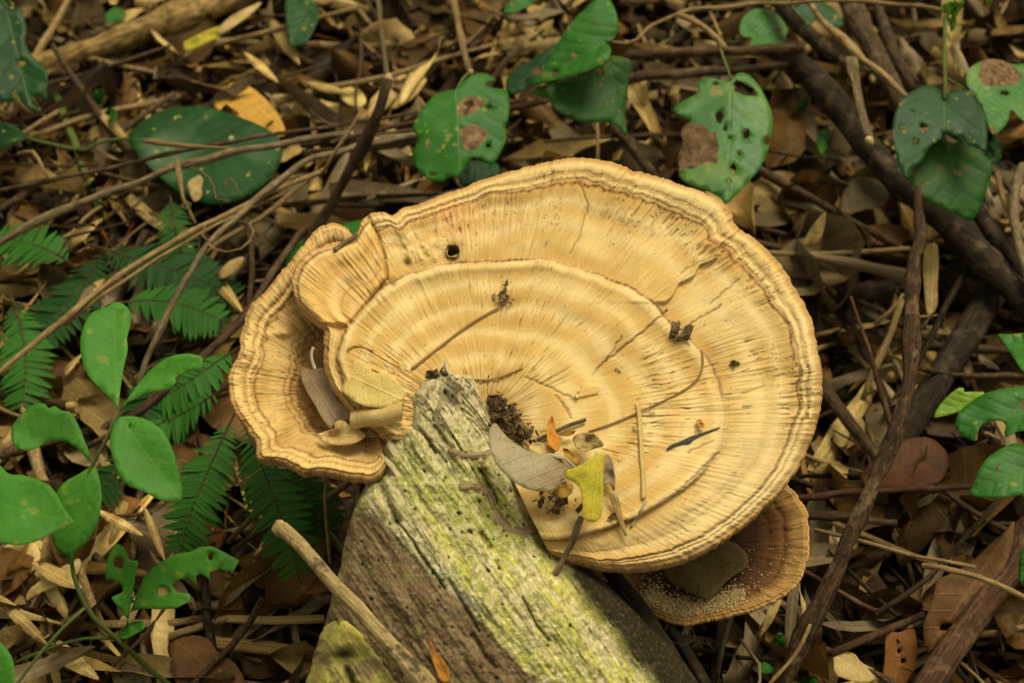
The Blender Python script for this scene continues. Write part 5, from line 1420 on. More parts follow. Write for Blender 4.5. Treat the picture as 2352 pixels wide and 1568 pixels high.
leaf('leaf', 'K3', [(1580, 45), (1610, 10), (1650, -5), (1690, 20), (1735, 5), (1700, 70), (1675, 110), (1680, 160), (1645, 205), (1635, 150), (1610, 110)], (1600, 60), (1645, 205), .187, .17, 'lime', holes=[(1640, 100, 7, 10)], fold=.5, parent=hv, label='small crumpled lime-green young leaf')
leaf('leaf', 'K3', [(1840, -30), (1900, -30), (1890, 20), (1878, 58), (1860, 10)], (1870, -30), (1878, 58), .18, .17, 'lime', fold=.3, parent=hv)
hv = vine('heart_leaf_vine', 'two small grey-green heart leaves behind the frayed branch', 'plant', (1730, 90, .08))
stick('stem', None, None, [(1672, 100, .10), (1710, 97, .105), (1732, 75, .11)], 5, 'stem_green', parent=hv)
leaf('leaf', 'K3', [(345, 180), (365, 110), (420, 60), (490, 50), (560, 70), (610, 120), (640, 170), (650, 190), (625, 230), (640, 280), (500, 285), (400, 283), (440, 230), (390, 232), (355, 215)], (435, 205), (650, 250), .11, .10, 'heart_pale', patches=[(580, 182, 24, 9)], fold=.1, parent=hv)
leaf('leaf', 'K3', [(640, 80), (720, 10), (780, -20), (900, 30), (960, 100), (1000, 155), (920, 165), (830, 120), (800, 130), (780, 165), (740, 160), (690, 110)], (650, 60), (1000, 155), .10, .09, 'heart_dark', fold=.1, parent=hv)
for i, (ol, b_, t_, h_, lb) in enumerate((([(990, 80), (1010, 30), (1060, -20), (1190, -20), (1180, 20), (1090, 70), (1030, 85)], (1180, 0), (995, 80), .10, 'small spotted green leaf hanging at the top above the holed heart leaf'),
                                          ([(1740, 20), (1770, -20), (1900, -10), (1960, 60), (1950, 130), (1880, 270), (1770, 290), (1760, 200)], (1900, 0), (1780, 280), .05, 'dark blurred green leaf deep in the background at the top'))):
    K_ = 'K2' if i == 0 else 'K1'
    leaf('single_leaf', K_, ol, b_, t_, h_, h_, 'heart' if i == 0 else 'heart_dark', label=lb, cat='leaf', fold=.1, patches=[(1050, 35, 14)] if i == 0 else ())
# --- shrub at the right edge
rs = vine('shrub', 'glossy chewed green leaves of a shrub entering from the right', 'plant', (2400, 1100, 0))
stick('stem', None, None, [(2420, 960, .14), (2425, 1050, .12), (2430, 1200, .08), (2440, 1300, .02)], 12, 'stem_green', 14, parent=rs)
leaf('leaf', 'K6', [(1665, 1290), (1690, 1220), (1750, 1160), (1850, 1100), (1960, 1070), (2060, 1060), (2180, 1055), (2250, 1150), (2200, 1300), (2130, 1330), (2060, 1330), (2000, 1360), (1975, 1370), (1970, 1330), (1985, 1300), (1950, 1265), (1880, 1270), (1830, 1290), (1810, 1330), (1805, 1400), (1740, 1375), (1680, 1330)],
     (2240, 1180), (1700, 1330), .135, .125, 'heart', patches=[(2085, 1165, 12, 40), [(1800, 1330), (1812, 1330), (1808, 1402), (1795, 1400)]], fold=.15, bend=-.1, roll=-6, parent=rs)
leaf('leaf', 'K7', [(1745, 410), (1780, 360), (1810, 270), (1860, 190), (1950, 130), (2030, 95), (2091, 115), (2200, 120), (2240, 250), (2180, 385), (2050, 420), (1930, 437), (1830, 435)],
     (2240, 190), (1750, 412), .13, .12, 'heart', patches=[[(1935, 220), (1948, 222), (1930, 260), (1850, 320), (1825, 330), (1915, 265)]], fold=.15, bend=-.1, parent=rs)
leaf('leaf', 'K6', [(1920, 735), (2000, 740), (2180, 725), (2250, 850), (2180, 1010), (2080, 970), (2020, 870), (1960, 780)], (2250, 900), (1922, 736), .13, .12, 'heart', fold=.15, parent=rs)
leaf('leaf', 'K7', [(2055, 930), (2060, 820), (2091, 720), (2150, 650), (2220, 700), (2200, 900), (2080, 960)], (2200, 760), (2062, 945), .11, .10, 'heart', fold=.15, parent=rs)
leaf('leaf', 'K6', [(1530, 1255), (1560, 1190), (1620, 1120), (1690, 1065), (1725, 1070), (1720, 1095), (1780, 1090), (1865, 1095), (1800, 1150), (1700, 1210), (1600, 1240)], (1870, 1100), (1532, 1255), .115, .10, 'lime', fold=.2, parent=rs, label='yellow-green narrow leaf')
# small green seedlings at the lower right and elsewhere
for ol, b_, t_, K_, lb in (([(555, 1350), (560, 1290), (600, 1250), (630, 1290), (625, 1360), (590, 1405)], (595, 1400), (600, 1250), 'K7', 'tiny dark green leaf standing below the small bracket'), ([(450, 1470), (490, 1435), (540, 1435), (570, 1465), (540, 1510), (480, 1500)], (570, 1470), (450, 1470), 'K7', 'tiny glossy green leaf on the litter beside the knobbly stem\'s foot'),
                            ([(700, 1560), (740, 1520), (800, 1530), (830, 1570), (760, 1620)], (700, 1565), (830, 1570), 'K7', 'tiny green leaf at the knobbly stem\'s foot'), ([(640, 90), (700, 40), (760, 60), (780, 110), (700, 130), (670, 165)], (780, 90), (660, 160), 'K1', 'blurred small green leaf beside the golden branch'),
                            ([(560, 600), (600, 530), (640, 560), (630, 640), (590, 640)], (600, 640), (600, 530), 'K1', 'blurred little green leaf below the golden branch'), ([(630, 700), (680, 650), (720, 690), (700, 750), (650, 740)], (640, 740), (710, 660), 'K1', 'blurred little green leaf left of the broad dark leaf'),
                            ([(820, 800), (900, 790), (900, 860), (860, 950), (830, 930)], (860, 790), (850, 950), 'K3', 'dark green leaf in the shadow below the hanging bark strip'), ([(930, 660), (1000, 700), (1060, 800), (1050, 860), (980, 800)], (930, 660), (1055, 860), 'K3', 'deep green leaf behind the lower end of the bark strip'), ([(680, 680), (740, 600), (820, 550), (840, 560), (760, 650), (690, 720)], (690, 710), (840, 555), 'K3', 'narrow green leaf behind the ragged pale leaf')):
    leaf('small_leaf', K_, ol, b_, t_, .035, .05, 'heart', label=lb, cat='leaf', fold=.2, density=8)
# green leaf seen behind the bracket's left shoulder and through the bored hole
leaf('single_leaf', 'F', [(655, 600), (665, 575), (690, 550), (760, 520), (850, 500), (950, 490), (1060, 520), (1110, 570), (1090, 620), (980, 640), (850, 650), (740, 640), (670, 650), (650, 640)], (655, 640), (1100, 570), .06, .07, 'heart', label='green leaf tucked behind the bracket\'s upper left shoulder', cat='leaf', fold=.05)

# --- ferns
lx = np.linspace(0, 1, 7)
lw = .115 * np.array([.75, 1.0, 1.0, .92, .78, .52, .06])
FV = np.array([[x_, s_ * w_ * (1 + .12 * (i % 2)), -.10 * x_ * x_ + .03 * abs(s_)] for i, (x_, w_) in enumerate(zip(lx, lw)) for s_ in (-1, 0, 1)])
FUV = np.array([[x_, .5 + s_ * w_] for x_, w_ in zip(lx, lw) for s_ in (-1, 0, 1)])
FM = faces_mixed('leaflet', FV, grid_faces(7, 3), FUV)
FM2 = FM.copy()
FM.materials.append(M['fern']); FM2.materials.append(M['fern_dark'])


def fern(pts, n, lmax, mesh, label, roll=0, prof=lambda t: math.sin(math.pi * min(1, .12 + .88 * t)) ** .6):
    P = px_path(pts, n + 6)
    f = empty('fern_frond', P[0], label, 'fern')
    d = np.array([depth_of(p) for p in P])
    tube('rachis', P, np.linspace(3.2, 1.6, len(P)) * KPX * d, M['stick_brown'], f, 6, .1)
    for i in range(n):
        p = P[i + 4]; tg = P[min(i + 5, len(P) - 1)] - P[i + 3]; tg /= np.linalg.norm(tg)
        lat = np.cross(tg, [0, 0, 1.0]); lat /= np.linalg.norm(lat)
        nrm = np.cross(lat, tg)
        c_, s_ = math.cos(R(roll)), math.sin(R(roll))
        lat, nrm = lat * c_ + nrm * s_, nrm * c_ - lat * s_
        L_ = lmax * KPX * d[i] * prof(1 - i / n)
        for sgn in (-1, 1):
            a_ = R(random.gauss(70, 4)); dr = lat * sgn * math.sin(a_) + tg * math.cos(a_) + nrm * random.gauss(-.08, .07)
            dr /= np.linalg.norm(dr)
            sd2 = np.cross(nrm, dr); sd2 /= np.linalg.norm(sd2); nn = np.cross(dr, sd2)
            o = bpy.data.objects.new('leaflet', mesh); COL.objects.link(o); o.parent = f
            l_ = L_ * random.uniform(.9, 1.08)
            mt = Matrix(((dr[0], sd2[0], nn[0]), (dr[1], sd2[1], nn[1]), (dr[2], sd2[2], nn[2]))).to_4x4()
            o.matrix_basis = Matrix.Translation(Vector(p - P[0])) @ mt @ Matrix.Diagonal((l_, l_ * random.uniform(.85, 1.05), l_, 1))
    return f


fern([(548, 930, .09), (510, 1010, .095), (470, 1100, .09), (435, 1190, .08), (410, 1285, .06)], 23, 78, FM, 'green fern frond whose tip touches the chewed seedling')
fern([(545, 935, .10), (580, 1020, .105), (625, 1130, .10), (660, 1230, .09), (690, 1340, .07)], 25, 78, FM, 'green fern frond slanting below the bracket\'s lower left rim')
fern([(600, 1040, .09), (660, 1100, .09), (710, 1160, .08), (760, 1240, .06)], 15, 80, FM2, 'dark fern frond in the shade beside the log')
fern([(200, 640, .05), (140, 590, .06), (70, 560, .06), (-20, 545, .05)], 17, 80, FM, 'fern frond with yellowish tips at the far left below the grey stem')
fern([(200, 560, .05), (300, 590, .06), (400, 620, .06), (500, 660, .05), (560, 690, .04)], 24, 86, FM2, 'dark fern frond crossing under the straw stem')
fern([(250, 700, .06), (330, 690, .07), (420, 700, .07), (520, 740, .06)], 20, 80, FM, 'fern frond beneath the bent grey-brown stem')
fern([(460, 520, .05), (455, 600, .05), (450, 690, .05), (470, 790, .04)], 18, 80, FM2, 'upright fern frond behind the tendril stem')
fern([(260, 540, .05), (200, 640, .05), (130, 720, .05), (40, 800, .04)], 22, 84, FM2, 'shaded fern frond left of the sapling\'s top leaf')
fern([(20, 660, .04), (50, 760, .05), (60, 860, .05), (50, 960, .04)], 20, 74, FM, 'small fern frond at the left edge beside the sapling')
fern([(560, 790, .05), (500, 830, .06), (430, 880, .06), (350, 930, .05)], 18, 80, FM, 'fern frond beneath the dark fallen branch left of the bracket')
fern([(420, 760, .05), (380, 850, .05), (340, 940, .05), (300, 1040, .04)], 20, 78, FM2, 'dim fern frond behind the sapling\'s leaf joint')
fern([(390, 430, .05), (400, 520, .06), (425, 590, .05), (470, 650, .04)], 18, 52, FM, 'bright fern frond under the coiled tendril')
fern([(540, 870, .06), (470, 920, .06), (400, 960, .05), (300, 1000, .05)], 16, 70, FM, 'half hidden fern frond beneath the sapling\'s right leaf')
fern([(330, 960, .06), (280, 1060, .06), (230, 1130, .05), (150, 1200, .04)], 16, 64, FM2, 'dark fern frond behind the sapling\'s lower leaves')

# ================================================================== CHARACTERISTIC FALLEN LEAVES
D = lambda lb, *a, **k: leaf('fallen_leaf', *a, label=lb, cat='leaf', **k)
D('amber yellow fallen leaf tucked behind the broad dark leaf', 'K1', [(1290, 640), (1360, 560), (1430, 495), (1500, 510), (1600, 580), (1690, 670), (1740, 770), (1755, 830), (1680, 850), (1560, 800), (1420, 730)], (1420, 500), (1750, 830), .035, .035, 'amber', bend=-.1)
D('yellow curled leaf lying against the golden fallen branch', 'K1', [(1120, 260), (1130, 325), (1250, 270), (1340, 225), (1420, 190), (1390, 150), (1310, 170), (1240, 200), (1160, 240)], (1120, 310), (1420, 180), .04, .05, 'yellow', fold=.4)
D('pale pointed spathe lying across the golden branch', 'K1', [(1320, 190), (1400, 110), (1500, 55), (1610, 5), (1570, 60), (1480, 130), (1400, 185), (1340, 215)], (1330, 200), (1610, 5), .05, .06, 'tan', fold=.4)
D('large dark red-brown leaf behind the knobbly stem', 'K7', [(1080, 330), (1110, 260), (1180, 190), (1290, 110), (1400, 65), (1500, 60), (1560, 90), (1620, 150), (1630, 230), (1590, 330), (1480, 380), (1300, 370), (1150, 385)], (1100, 360), (1620, 130), .045, .055, 'redbrown', fold=.1, bend=-.15)
D('long curled ribbed brown leaf resting against the reddish log', 'K7', [(2030, 560), (2035, 640), (2010, 760), (1960, 880), (1880, 960), (1800, 1020), (1750, 1080), (1700, 1180), (1680, 1240), (1640, 1260), (1560, 1340), (1500, 1400), (1475, 1290), (1475, 1200), (1510, 1120), (1540, 1020), (1560, 930), (1640, 900), (1740, 850), (1820, 780), (1900, 700), (1980, 640)], (2030, 570), (1500, 1390), .085, .06, 'brown', holes=[(1615, 1222, 46, 26)], fold=.35, bend=.05, wav=.006)
D('orange-brown spotted leaf standing among the litter below the V-shaped twig', 'K7', [(1240, 1300), (1270, 1250), (1340, 1260), (1400, 1200), (1430, 1260), (1440, 1370), (1420, 1480), (1370, 1570), (1320, 1640), (1250, 1640), (1220, 1550), (1240, 1420)], (1330, 1240), (1290, 1640), .045, .03, 'rust', holes=[(1325, 1370, 14), (1350, 1430, 16, 18)], fold=.15)
D('broken tan leaf beside the orange-brown spotted leaf', 'K7', [(920, 1380), (1000, 1365), (1060, 1390), (1090, 1440), (1190, 1490), (1170, 1560), (1060, 1570), (1000, 1540), (930, 1520)], (930, 1400), (1160, 1560), .04, .035, 'tan', fold=.15)
D('brick-red fallen leaf beside the propped stick', 'K5', [(1830, 1020), (1860, 950), (1930, 890), (2000, 850), (2060, 900), (2050, 1000), (1950, 1020)], (1830, 1020), (2050, 900), .04, .045, 'rust', bend=-.1)
D('large glossy brown leaf lying lowest left of the log', 'K5', [(1030, 1330), (1100, 1290), (1200, 1270), (1290, 1300), (1330, 1380), (1430, 1430), (1500, 1530), (1490, 1640), (1300, 1680), (1100, 1660), (1060, 1500)], (1060, 1300), (1480, 1640), .035, .035, 'brown', bend=-.2)
D('rust orange leaf under the sapling\'s long leaf', 'K5', [(620, 500), (680, 440), (780, 420), (870, 450), (840, 490), (740, 510), (650, 530)], (630, 510), (870, 450), .04, .04, 'rust', fold=.2)
D('tan folded leaf below the shaded sapling leaf', 'K5', [(150, 1080), (170, 1000), (260, 930), (380, 860), (440, 800), (500, 810), (480, 900), (400, 960), (280, 1000), (200, 1040)], (160, 1080), (490, 820), .035, .045, 'tan', fold=.3)
D('pale grey rounded leaf at the sapling stem\'s foot', 'K5', [(680, 1480), (740, 1440), (840, 1460), (900, 1540), (880, 1620), (740, 1620), (690, 1560)], (690, 1500), (890, 1600), .03, .03, 'litter_grey')
D('broad tan leaf lying in shade right of the bracket\'s shoulder', 'K3', [(950, 1270), (1000, 1140), (1060, 1080), (1180, 1090), (1280, 1180), (1230, 1270), (1090, 1290), (990, 1330)], (980, 1320), (1270, 1150), .04, .045, 'litter_grey', bend=-.1)
D('brown leaf lying above the straw stalk right of the bracket', 'K6', [(990, 150), (1040, 90), (1160, 70), (1300, 60), (1400, 110), (1370, 190), (1200, 195), (1060, 195)], (1000, 180), (1390, 110), .035, .035, 'brown')
D('pale bamboo leaf standing at the bracket\'s right shoulder', 'K6', [(730, 195), (760, 130), (830, 30), (880, -20), (870, 80), (845, 160), (800, 210)], (745, 200), (880, -20), .05, .07, 'straw', fold=.2)
D('pale upright bamboo leaf behind the knobbly stem', 'K6', [(1480, 200), (1560, 170), (1570, 300), (1560, 450), (1565, 560), (1520, 640), (1490, 600), (1480, 450), (1470, 330)], (1520, 640), (1540, 170), .07, .085, 'straw', fold=.15)
D('pale bamboo leaf pointing down below the small bracket', 'K7', [(610, 1040), (590, 1110), (540, 1210), (460, 1310), (480, 1230), (520, 1120), (560, 1060)], (600, 1045), (462, 1308), .06, .045, 'straw', fold=.2)
D('long grey-tan bamboo leaf below the small bracket\'s right edge', 'K7', [(660, 920), (715, 900), (715, 1000), (700, 1150), (680, 1290), (650, 1400), (630, 1390), (625, 1200), (640, 1040)], (690, 900), (640, 1400), .06, .035, 'straw_grey', fold=.15)
D('curved yellow-brown blade arching in front of the knobbly stem\'s foot', 'K7', [(790, 1170), (800, 1180), (770, 1270), (710, 1390), (620, 1490), (540, 1580), (500, 1600), (560, 1520), (650, 1430), (720, 1320), (760, 1230)], (795, 1172), (510, 1600), .08, .06, 'straw')
D('pale tan leaf in the blurred litter above the snapped stick', 'K2', [(345, 640), (380, 520), (440, 440), (540, 380), (600, 300), (610, 200), (590, 330), (520, 440), (440, 540), (380, 640)], (350, 640), (610, 210), .04, .05, 'straw', fold=.2)
D('broad yellowed leaf in the blurred litter left of the snapped stick', 'K2', [(-30, 560), (30, 520), (120, 550), (160, 620), (120, 660), (30, 640)], (-30, 600), (160, 630), .03, .03, 'yellowtan')
for (u0, v0, u1, v1, w, h_, mt) in ((220, 250, 300, 330, 22, .04, 0), (430, 560, 560, 720, 34, .04, 1), (500, 640, 560, 590, 30, .05, 0), (700, 190, 800, 215, 20, .04, 1), (610, 30, 690, 150, 30, .03, 0), (560, 120, 640, 190, 20, .03, 1), (900, 250, 980, 180, 28, .03, 0), (270, 430, 390, 540, 30, .03, 0),
                                    (70, 1290, 190, 1350, 40, .04, 1), (0, 1380, 110, 1480, 30, .04, 0), (220, 1170, 330, 1230, 24, .05, 0), (330, 1160, 380, 1290, 20, .05, 1), (60, 1440, 230, 1560, 46, .03, 0), (240, 60, 330, 20, 26, .02, 1), (0, 620, 60, 600, 30, .03, 0), (170, 700, 240, 640, 24, .04, 1)):
    dx, dy = u1 - u0, v1 - v0; L_ = math.hypot(dx, dy); nx_, ny_ = -dy / L_, dx / L_
    ol = [(u0 + dx * t_ + sg * nx_ * w * .5 * math.sin(math.pi * min(.97, t_ * .9 + .06)), v0 + dy * t_ + sg * ny_ * w * .5 * math.sin(math.pi * min(.97, t_ * .9 + .06))) for sg, ts in ((1, (0, .2, .45, .7, .9, 1)), (-1, (.95, .75, .5, .25, .05))) for t_ in ts]
    o = leaf('bamboo_leaf', 'F', ol, (u0, v0), (u1, v1), h_, h_ + .012, 'straw' if mt == 0 else 'litter_tan', label='long pointed straw-coloured bamboo leaf in the litter' + ' ' + near(u0, v0) if mt == 0 else 'long pointed tan-brown bamboo leaf in the litter ' + near(u0, v0), cat='leaf', group='straw bamboo leaves in the litter' if mt == 0 else 'tan bamboo leaves in the litter', fold=.2, density=7)

# ================================================================== DEBRIS LYING ON THE BRACKET AND LOG
def cap_rel(u, v):
    U = np.array([[float(u)]]); V = np.array([[float(v)]])
    Ro, ang = radial_eval(MAIN_C, MAIN_OUT[1:-1], U, V)
    S = np.clip(np.hypot(U - MAIN_C[0], V - MAIN_C[1]) / Ro, .03, 1)
    return float(main_h(U, V, S, ang * 500 + 900)[0, 0])


def side_rel(u, v):
    U = np.array([[float(u)]]); V = np.array([[float(v)]])
    Ro, ang = radial_eval(SIDE_C, SIDE_OUT[1:-1], U, V)
    S = np.clip(np.hypot(U - SIDE_C[0], V - SIDE_C[1]) / Ro, .03, 1)
    return float(side_h(U, V, S, ang * 300 + 500)[0, 0])


def on_cap(lb, K, ol, b, t, mat, rel=cap_rel, up=(.003, .004), **k):
    tr = T(K); hb = rel(*tr(b)) + up[0]; ht = rel(*tr(t)) + up[1]
    return leaf('fallen_leaf', K, ol, b, t, hb, ht, mat, plane=(CP, CN), label=lb, cat='leaf', **k)


def cap_stick(name, lb, cat, K, pts, w, mat, up=.0012, w2=None, **k):
    tr = T(K)
    P = []
    for p in pts:
        u, v = tr(p[:2]); P.append(onplane(np.array([u]), np.array([v]), CP, CN, cap_rel(u, v) + (p[2] if len(p) > 2 else up))[0])
    P = catmull(np.array(P), 26)
    d = np.array([depth_of(p) for p in P]); rad = np.linspace(w, w if w2 is None else w2, 26) * .5 * KPX * d
    return tag(tube(name, P, rad, M[mat], None, 8, k.get('rough', .15)), lb, cat)


on_cap('pale yellow dry leaf with clear ribs lying in the bracket beside the log', 'c1', [(625, 885), (700, 880), (760, 880), (800, 890), (825, 920), (835, 950), (900, 950), (940, 965), (980, 1000), (1010, 1045), (1000, 1090), (960, 1110), (900, 1135), (800, 1125), (740, 1100), (690, 1060), (670, 1030), (690, 990), (670, 960), (680, 950), (650, 930)],
       (655, 935), (1003, 1095), 'yellowtan', up=(.002, .008), roll=-4, fold=.05, bend=-.12, density=18)
on_cap('grey-brown leaf leaning inside the bracket\'s left hollow', 'c1', [(455, 910), (520, 935), (580, 915), (620, 930), (660, 970), (675, 1000), (665, 1050), (640, 1080), (690, 1110), (730, 1135), (720, 1200), (690, 1210), (640, 1195), (620, 1245), (600, 1230), (560, 1170), (530, 1110), (490, 1050), (460, 980)],
       (475, 920), (660, 1215), 'greybrown', rel=side_rel, up=(.006, .016), roll=0, fold=.1, bend=-.05, density=18)
on_cap('small folded tan leaf lying at the bottom of the left hollow', 'c1', [(540, 1270), (590, 1255), (640, 1240), (630, 1212), (660, 1195), (690, 1200), (715, 1225), (722, 1218), (770, 1245), (805, 1280), (770, 1305), (720, 1325), (640, 1328), (580, 1310)],
       (540, 1270), (805, 1280), 'tan', rel=side_rel, up=(.008, .018), fold=.25, wav=.004)
on_cap('crumpled tan leaf scrap against the log end', 'c1', [(790, 1285), (820, 1240), (860, 1225), (905, 1225), (890, 1250), (850, 1285)], (800, 1280), (900, 1228), 'tan', rel=side_rel, up=(.014, .018), fold=.4, wav=.004)
# rolled leaf: an open scroll
cpts = [T('c1')(p) for p in ((722, 1195), (790, 1180), (880, 1175), (995, 1140))]
P = np.array([onplane(np.array([u]), np.array([v]), CP, CN, max(side_rel(u, v), -.016) + .014 + .004 * i)[0] for i, (u, v) in enumerate(cpts)])
P = catmull(P, 14)
tg = P[-1] - P[0]; tg /= np.linalg.norm(tg); aa_ = np.cross(tg, CN); aa_ /= np.linalg.norm(aa_)
ph = np.linspace(-.5, 5.6, 22); rr_ = .0055 * (1.05 - .05 * ph)
W = P[:, None] + (np.cos(ph) * rr_)[None, :, None] * aa_ + (np.sin(ph) * rr_)[None, :, None] * CN + .0006 * (RNG.random((14, 22, 1)) - .5)
uv_ = np.stack(np.meshgrid(np.linspace(0, 1, 22), np.linspace(0, 1, 14)), -1)[..., ::-1]
o = link('rolled_leaf', np_mesh('rolled_leaf', W.reshape(-1, 3), grid_faces(14, 22), True, uv_.reshape(-1, 2)), M['tan'])
tag(o, 'orange-tan leaf rolled into a scroll below the pale yellow leaf', 'leaf')
# on the log edge
def on_log(lb, K, ol, b, t, mat, up=(.003, .005), **k):
    tr = T(K); b2, t2 = tr(b), tr(t)
    hb = log_pt(*b2, up[0])[2]; ht = log_pt(*t2, up[1])[2]
    return leaf('fallen_leaf', K, ol, b, t, hb, ht, mat, label=lb, cat='leaf', **k)


zc = lambda u, v: onplane(np.array([float(u)]), np.array([float(v)]), CP, CN, cap_rel(u, v))[0][2]
leaf('fallen_leaf', 'c2', [(645, 530), (680, 490), (720, 545), (770, 600), (880, 670), (960, 690), (1040, 680), (1110, 745), (1160, 770), (1110, 800), (1110, 845), (1085, 855), (1080, 890), (1020, 915), (960, 920), (880, 905), (790, 855), (720, 790), (680, 740), (650, 660), (640, 590)],
     (1160, 770), (680, 492), .212, .222, 'greytan', roll=10, fold=.12, bend=-.2, density=18, label='smooth grey-tan leaf resting between log and bracket', cat='leaf')
cap_stick('leaf_stalk', 'curved grey leaf stalk lying on the grey-tan leaf', 'stalk', 'c2', [(1000, 690, .022), (1060, 705, .022), (1120, 725, .020), (1170, 775, .016)], 8, 'petiole_grey')
leaf('fallen_leaf', 'c2', [(880, 650), (910, 620), (965, 615), (1020, 650), (1060, 680), (1000, 690), (940, 690)], (890, 650), (1060, 685), .208, .205, 'tan', label='pale tan leaf half under the grey-tan leaf', cat='leaf', fold=.15)
leaf('fallen_leaf', 'c2', [(1110, 785), (1160, 775), (1220, 745), (1290, 705), (1295, 670), (1330, 690), (1352, 700), (1345, 800), (1345, 900), (1340, 1060), (1300, 1105), (1250, 1100), (1210, 1075), (1220, 1000), (1210, 940), (1200, 890), (1150, 850), (1115, 840)],
     (1320, 690), (1270, 1100), .216, .207, 'yellow', roll=8, fold=.16, bend=-.08, density=18, label='bright yellow-green torn leaf lying on the bracket next to the log', cat='leaf')
on_cap('twisted orange leaf curl standing near the yellow-green leaf', 'c2', [(1000, 510), (1030, 440), (1040, 480), (1050, 560), (1095, 590), (1080, 640), (1060, 680), (1010, 640), (1000, 590)], (1030, 445), (1060, 680), 'orange', up=(.012, .010), fold=.5, roll=15, wav=.004)
on_cap('thin orange leaf sliver beside the twisted curl', 'c2', [(1080, 570), (1130, 550), (1180, 545), (1160, 565), (1120, 580)], (1080, 570), (1180, 548), 'orange', up=(.006, .006), fold=.3)
on_cap('orange-yellow leaf scrap under the grey-tan leaf', 'c2', [(1030, 895), (1080, 890), (1130, 870), (1165, 875), (1150, 930), (1100, 960), (1055, 940)], (1035, 900), (1160, 880), 'amber', up=(.010, .010), fold=.3)
on_cap('curled tan leaf scrap above the yellow-green leaf', 'c2', [(1150, 590), (1190, 560), (1280, 555), (1320, 590), (1355, 640), (1290, 655), (1220, 680), (1170, 640)], (1155, 600), (1350, 640), 'tan', up=(.008, .014), fold=.4, wav=.005)
on_cap('ochre rolled leaf scrap between the orange curl and yellow leaf', 'c2', [(1090, 650), (1130, 660), (1180, 700), (1215, 750), (1170, 760), (1120, 710)], (1095, 655), (1210, 755), 'amber', up=(.010, .012), fold=.6)
on_cap('brown shrivelled leaf right of the yellow-green leaf', 'c2', [(1345, 690), (1380, 690), (1405, 745), (1418, 850), (1410, 930), (1380, 860), (1350, 890), (1342, 780)], (1360, 690), (1405, 920), 'greybrown', up=(.010, .006), fold=.5, wav=.005)
on_cap('long tan bamboo blade pointing down from the yellow-green leaf', 'c2', [(1375, 900), (1430, 930), (1455, 1040), (1492, 1195), (1470, 1185), (1430, 1080), (1385, 970)], (1400, 900), (1485, 1195), 'tan', up=(.007, .003), fold=.3)
on_cap('brown shed scale under the tan bamboo blade', 'c2', [(1360, 1080), (1420, 1040), (1440, 1060), (1400, 1085)], (1362, 1082), (1440, 1058), 'brown', up=(.003, .003))
cap_stick('grey_twig', 'knobbly grey twig leaning from the bracket down onto the log', 'twig', 'c2', [(1205, 1075, .006), (1165, 1200, .007), (1110, 1310, .008), (1060, 1400, .006), (1010, 1490, .0), (985, 1545, -.006)], 15, 'stick_pale', w2=17, rough=.35)
o = cap_stick('straw_stalk', 'pale straw stalk lying upright on the bracket\'s right half', 'stalk', 'c4', [(640, 250), (650, 330), (658, 470), (668, 620), (676, 760), (676, 830)], 11, 'straw_bright')
cap_stick('bent_straw', 'white-tipped straw end at the foot of the pale stalk', 'straw', 'c4', [(690, 840), (660, 900), (630, 950), (600, 1000)], 6, 'petiole_grey')
cap_stick('leaf_stalk', 'long hair-thin curved stalk sweeping across the bracket', 'stalk', 'c4', [(1030, -75), (1040, -20), (1030, 50), (985, 120), (900, 180), (780, 240), (640, 305), (500, 365), (340, 420)], 4.5, 'petiole')
cap_stick('leaf_stalk', 'reddish leaf stalk ending at the dark tuft on the bracket', 'stalk', 'c6', [(1110, 1290), (1060, 1320), (950, 1380), (850, 1445), (760, 1510), (620, 1620), (400, 1790)], 5.5, 'petiole', w2=6.5)
cap_stick('leaf_stalk', 'brown leaf stalk lying just behind the log\'s tip', 'stalk', 'c2', [(490, 228), (600, 236), (680, 226), (760, 200), (850, 160)], 5, 'petiole')
cap_stick('leaf_stalk', 'grey hooked stalk rising at the log\'s tip', 'stalk', 'c2', [(435, 215), (405, 205), (385, 175), (375, 140), (380, 110)], 5, 'petiole_grey')
cap_stick('leaf_stalk', 'grey stalk of the leaf in the left hollow', 'stalk', 'c1', [(525, 815), (515, 850), (520, 890), (535, 930)], 7, 'petiole_grey')
cap_stick('leaf_stalk', 'tiny curved stalk above the pale yellow leaf', 'stalk', 'c1', [(705, 825), (740, 808), (790, 815), (840, 835)], 4, 'petiole')
cap_stick('lodged_twig', 'grey twig lodged in the notch of the bracket\'s upper left rim', 'twig', 'c1', [(635, 305, .002), (690, 265, .003), (755, 225, .003)], 12, 'stick_pale', w2=9)
cap_stick('bark_sliver', 'flat bark sliver beside the orange curl', 'bark', 'c2', [(940, 600, .002), (1040, 555, .003), (1140, 510, .003), (1235, 478, .003)], 9, 'stick_pale', w2=9)
on_cap('slate-dark crust flake on the bracket\'s right half', 'c4', [(805, 540), (840, 500), (900, 480), (960, 450), (1040, 425), (1160, 385), (1120, 410), (1040, 440), (980, 470), (960, 495), (900, 500)], (810, 538), (1155, 388), 'greybrown', up=(.0012, .0012), wav=.0004)  # a dark stain of the cap, modelled as a thin flake
bpy.context.scene.collection.objects[-1]
fl = [o for o in COL.objects if o.get('label', '').startswith('slate-dark')][0]
fl.data.materials.clear(); fl.data.materials.append(M['dark_flake']); fl.name = 'stain_flake'; fl['category'] = 'flake'
on_cap('small curled yellow scrap beside the slate-dark flake', 'c4', [(995, 350), (1030, 345), (1050, 375), (1045, 400), (1020, 395), (1005, 375)], (995, 350), (1045, 400), 'amber', up=(.003, .003), fold=.6)
